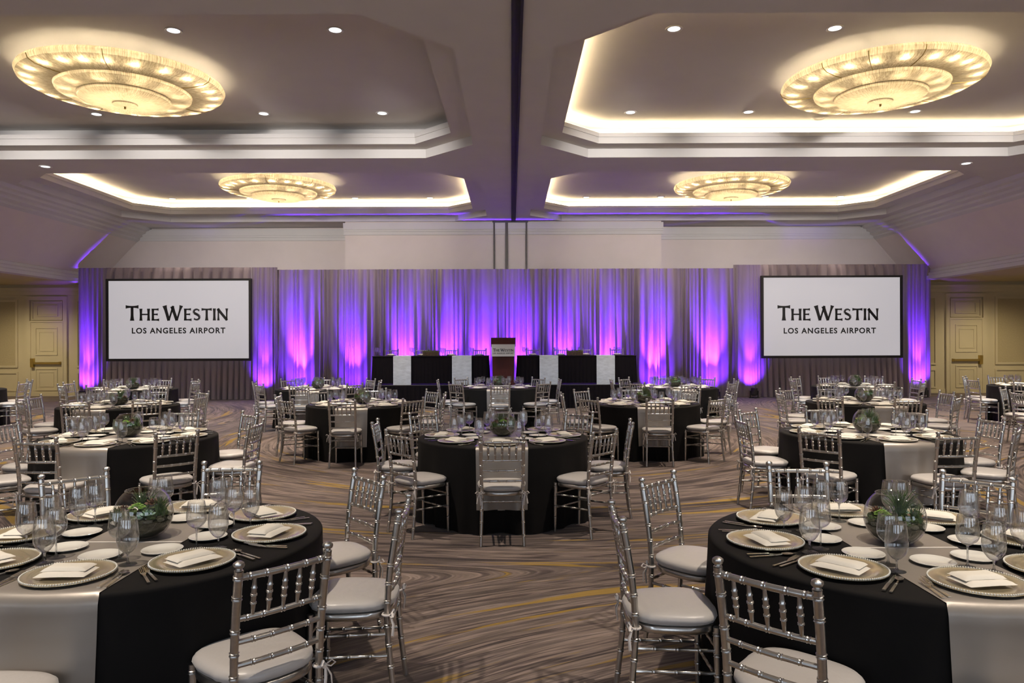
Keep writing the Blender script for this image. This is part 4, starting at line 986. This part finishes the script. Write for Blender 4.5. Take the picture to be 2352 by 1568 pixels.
for hi, (hs, xsn) in enumerate((('left', (898, 969, 1036, 1101)), ('right', (1224, 1288, 1346, 1418)))):
    for k, p in enumerate(xsn):
        x = px(p, 20.5); lbl = f'{names[k]} from the left behind the {hs} head table'
        chair(x, 20.42, PI, f'silver chiavari chair on the stage, {lbl}', 'chairs behind the head tables', z=SZ, far=True)
        tag(put('charger_plate', WARE['plate'], None, (px(p, 19.75), 19.76, HZ + 0.006)), f'silver charger plate, {lbl.replace("behind", "on")}', 'charger plate', 'head table charger plates')
        tag(put('folded_napkin', WARE['napkin'], None, (px(p, 19.75), 19.76, HZ + 0.006), PI), f'folded ivory napkin, {lbl.replace("behind", "on")}', 'napkin', 'head table napkins')
    for k, p in enumerate((866, 945, 1010, 1078) if hs == 'left' else (1203, 1272, 1330, 1412)):
        for g, dx, dy in (('wine_glass', 0, 0), ('water_goblet', 0.085, -0.06)):
            tag(put(g, WARE[g], None, (px(p, 19.6) + dx, 19.55 + dy, HZ + 0.006)), f'{"tall wine glass" if g == "wine_glass" else "water goblet"}, {names[k]} from the left on the {hs} head table', 'glass', 'head table glasses')
mb = MB()
for i in range(30):
    z = 0.012 * (i % 5) * 1.9 + 0.008
    s = i // 5
    if s < 2: mb.tube([(-0.20, -0.075 + 0.15 * s, z), (0.20, -0.075 + 0.15 * s, z)], 0.011, 6)
    elif s < 4: mb.tube([(-0.20 + 0.4 * (s - 2), -0.075, z), (-0.20 + 0.4 * (s - 2), 0.075, z)], 0.011, 6)
mb.box(-0.19, 0.19, -0.07, 0.07, 0.0, 0.085)
trough = mb.mesh('trough', M['twig'])
mb = MB()
for i in range(9): tuft(mb, (-0.18 + 0.045 * i, 0.0, 0.075), 0.075, 26, 0.06, 0.004, 60 + i)
tuft(mb, (-0.06, 0, 0.08), 0.20, 7, 0.05, 0.005, 99); fol = mb.mesh('foliage', M['moss'])
for p, lb in ((990, 'left'), (1320, 'right')):
    t = thing('twig_planter', f'rustic twig trough of moss on the {lb} head table', 'planter', (px(p, 19.4), 19.36, HZ + 0.006), 0, 'twig planters on the head tables'); put('trough', trough, t); put('foliage', fol, t)
# lectern
LX, LY = px(1156, 19.05), 19.02
t = thing('lectern', 'dark mahogany lectern with a white sign in the middle of the stage', 'lectern', (LX, LY, SZ))
mb = MB(); mb.add([(-0.275, 0, 0.06), (0.275, 0, 0.06), (0.275, 0.42, 0.06), (-0.275, 0.42, 0.06), (-0.29, 0, 1.0), (0.29, 0, 1.0), (0.29, 0.42, 1.0), (-0.29, 0.42, 1.0)], [(0, 3, 2, 1), (4, 5, 6, 7), (0, 1, 5, 4), (1, 2, 6, 5), (2, 3, 7, 6), (3, 0, 4, 7)])
put('body', mb.mesh('body', M['wood'], False), t)
put('base', MB().box(-0.30, 0.30, -0.03, 0.45, 0.0, 0.06).mesh('base', M['wood'], False), t)
mb = MB(); mb.add([(-0.315, -0.05, 0.98), (0.315, -0.05, 0.98), (0.315, 0.46, 0.98), (-0.315, 0.46, 0.98), (-0.315, -0.05, 1.215), (0.315, -0.05, 1.215), (0.315, 0.46, 1.06), (-0.315, 0.46, 1.06)], [(0, 3, 2, 1), (4, 5, 6, 7), (0, 1, 5, 4), (1, 2, 6, 5), (2, 3, 7, 6), (3, 0, 4, 7)])
put('reading_desk', mb.mesh('reading_desk', M['wood'], False), t)
s = put('sign', MB().box(-0.30, 0.30, -0.066, -0.052, 0.735, 1.045).mesh('sign', M['white'], False), t); s['label'] = 'white board with black lettering'
put('lettering', logo, s, (-0.262, -0.069, 0.86), scale=0.525 / LOGO_W); put('lettering', sub, s, (-0.268, -0.069, 0.80), scale=0.535 / SUB_W)
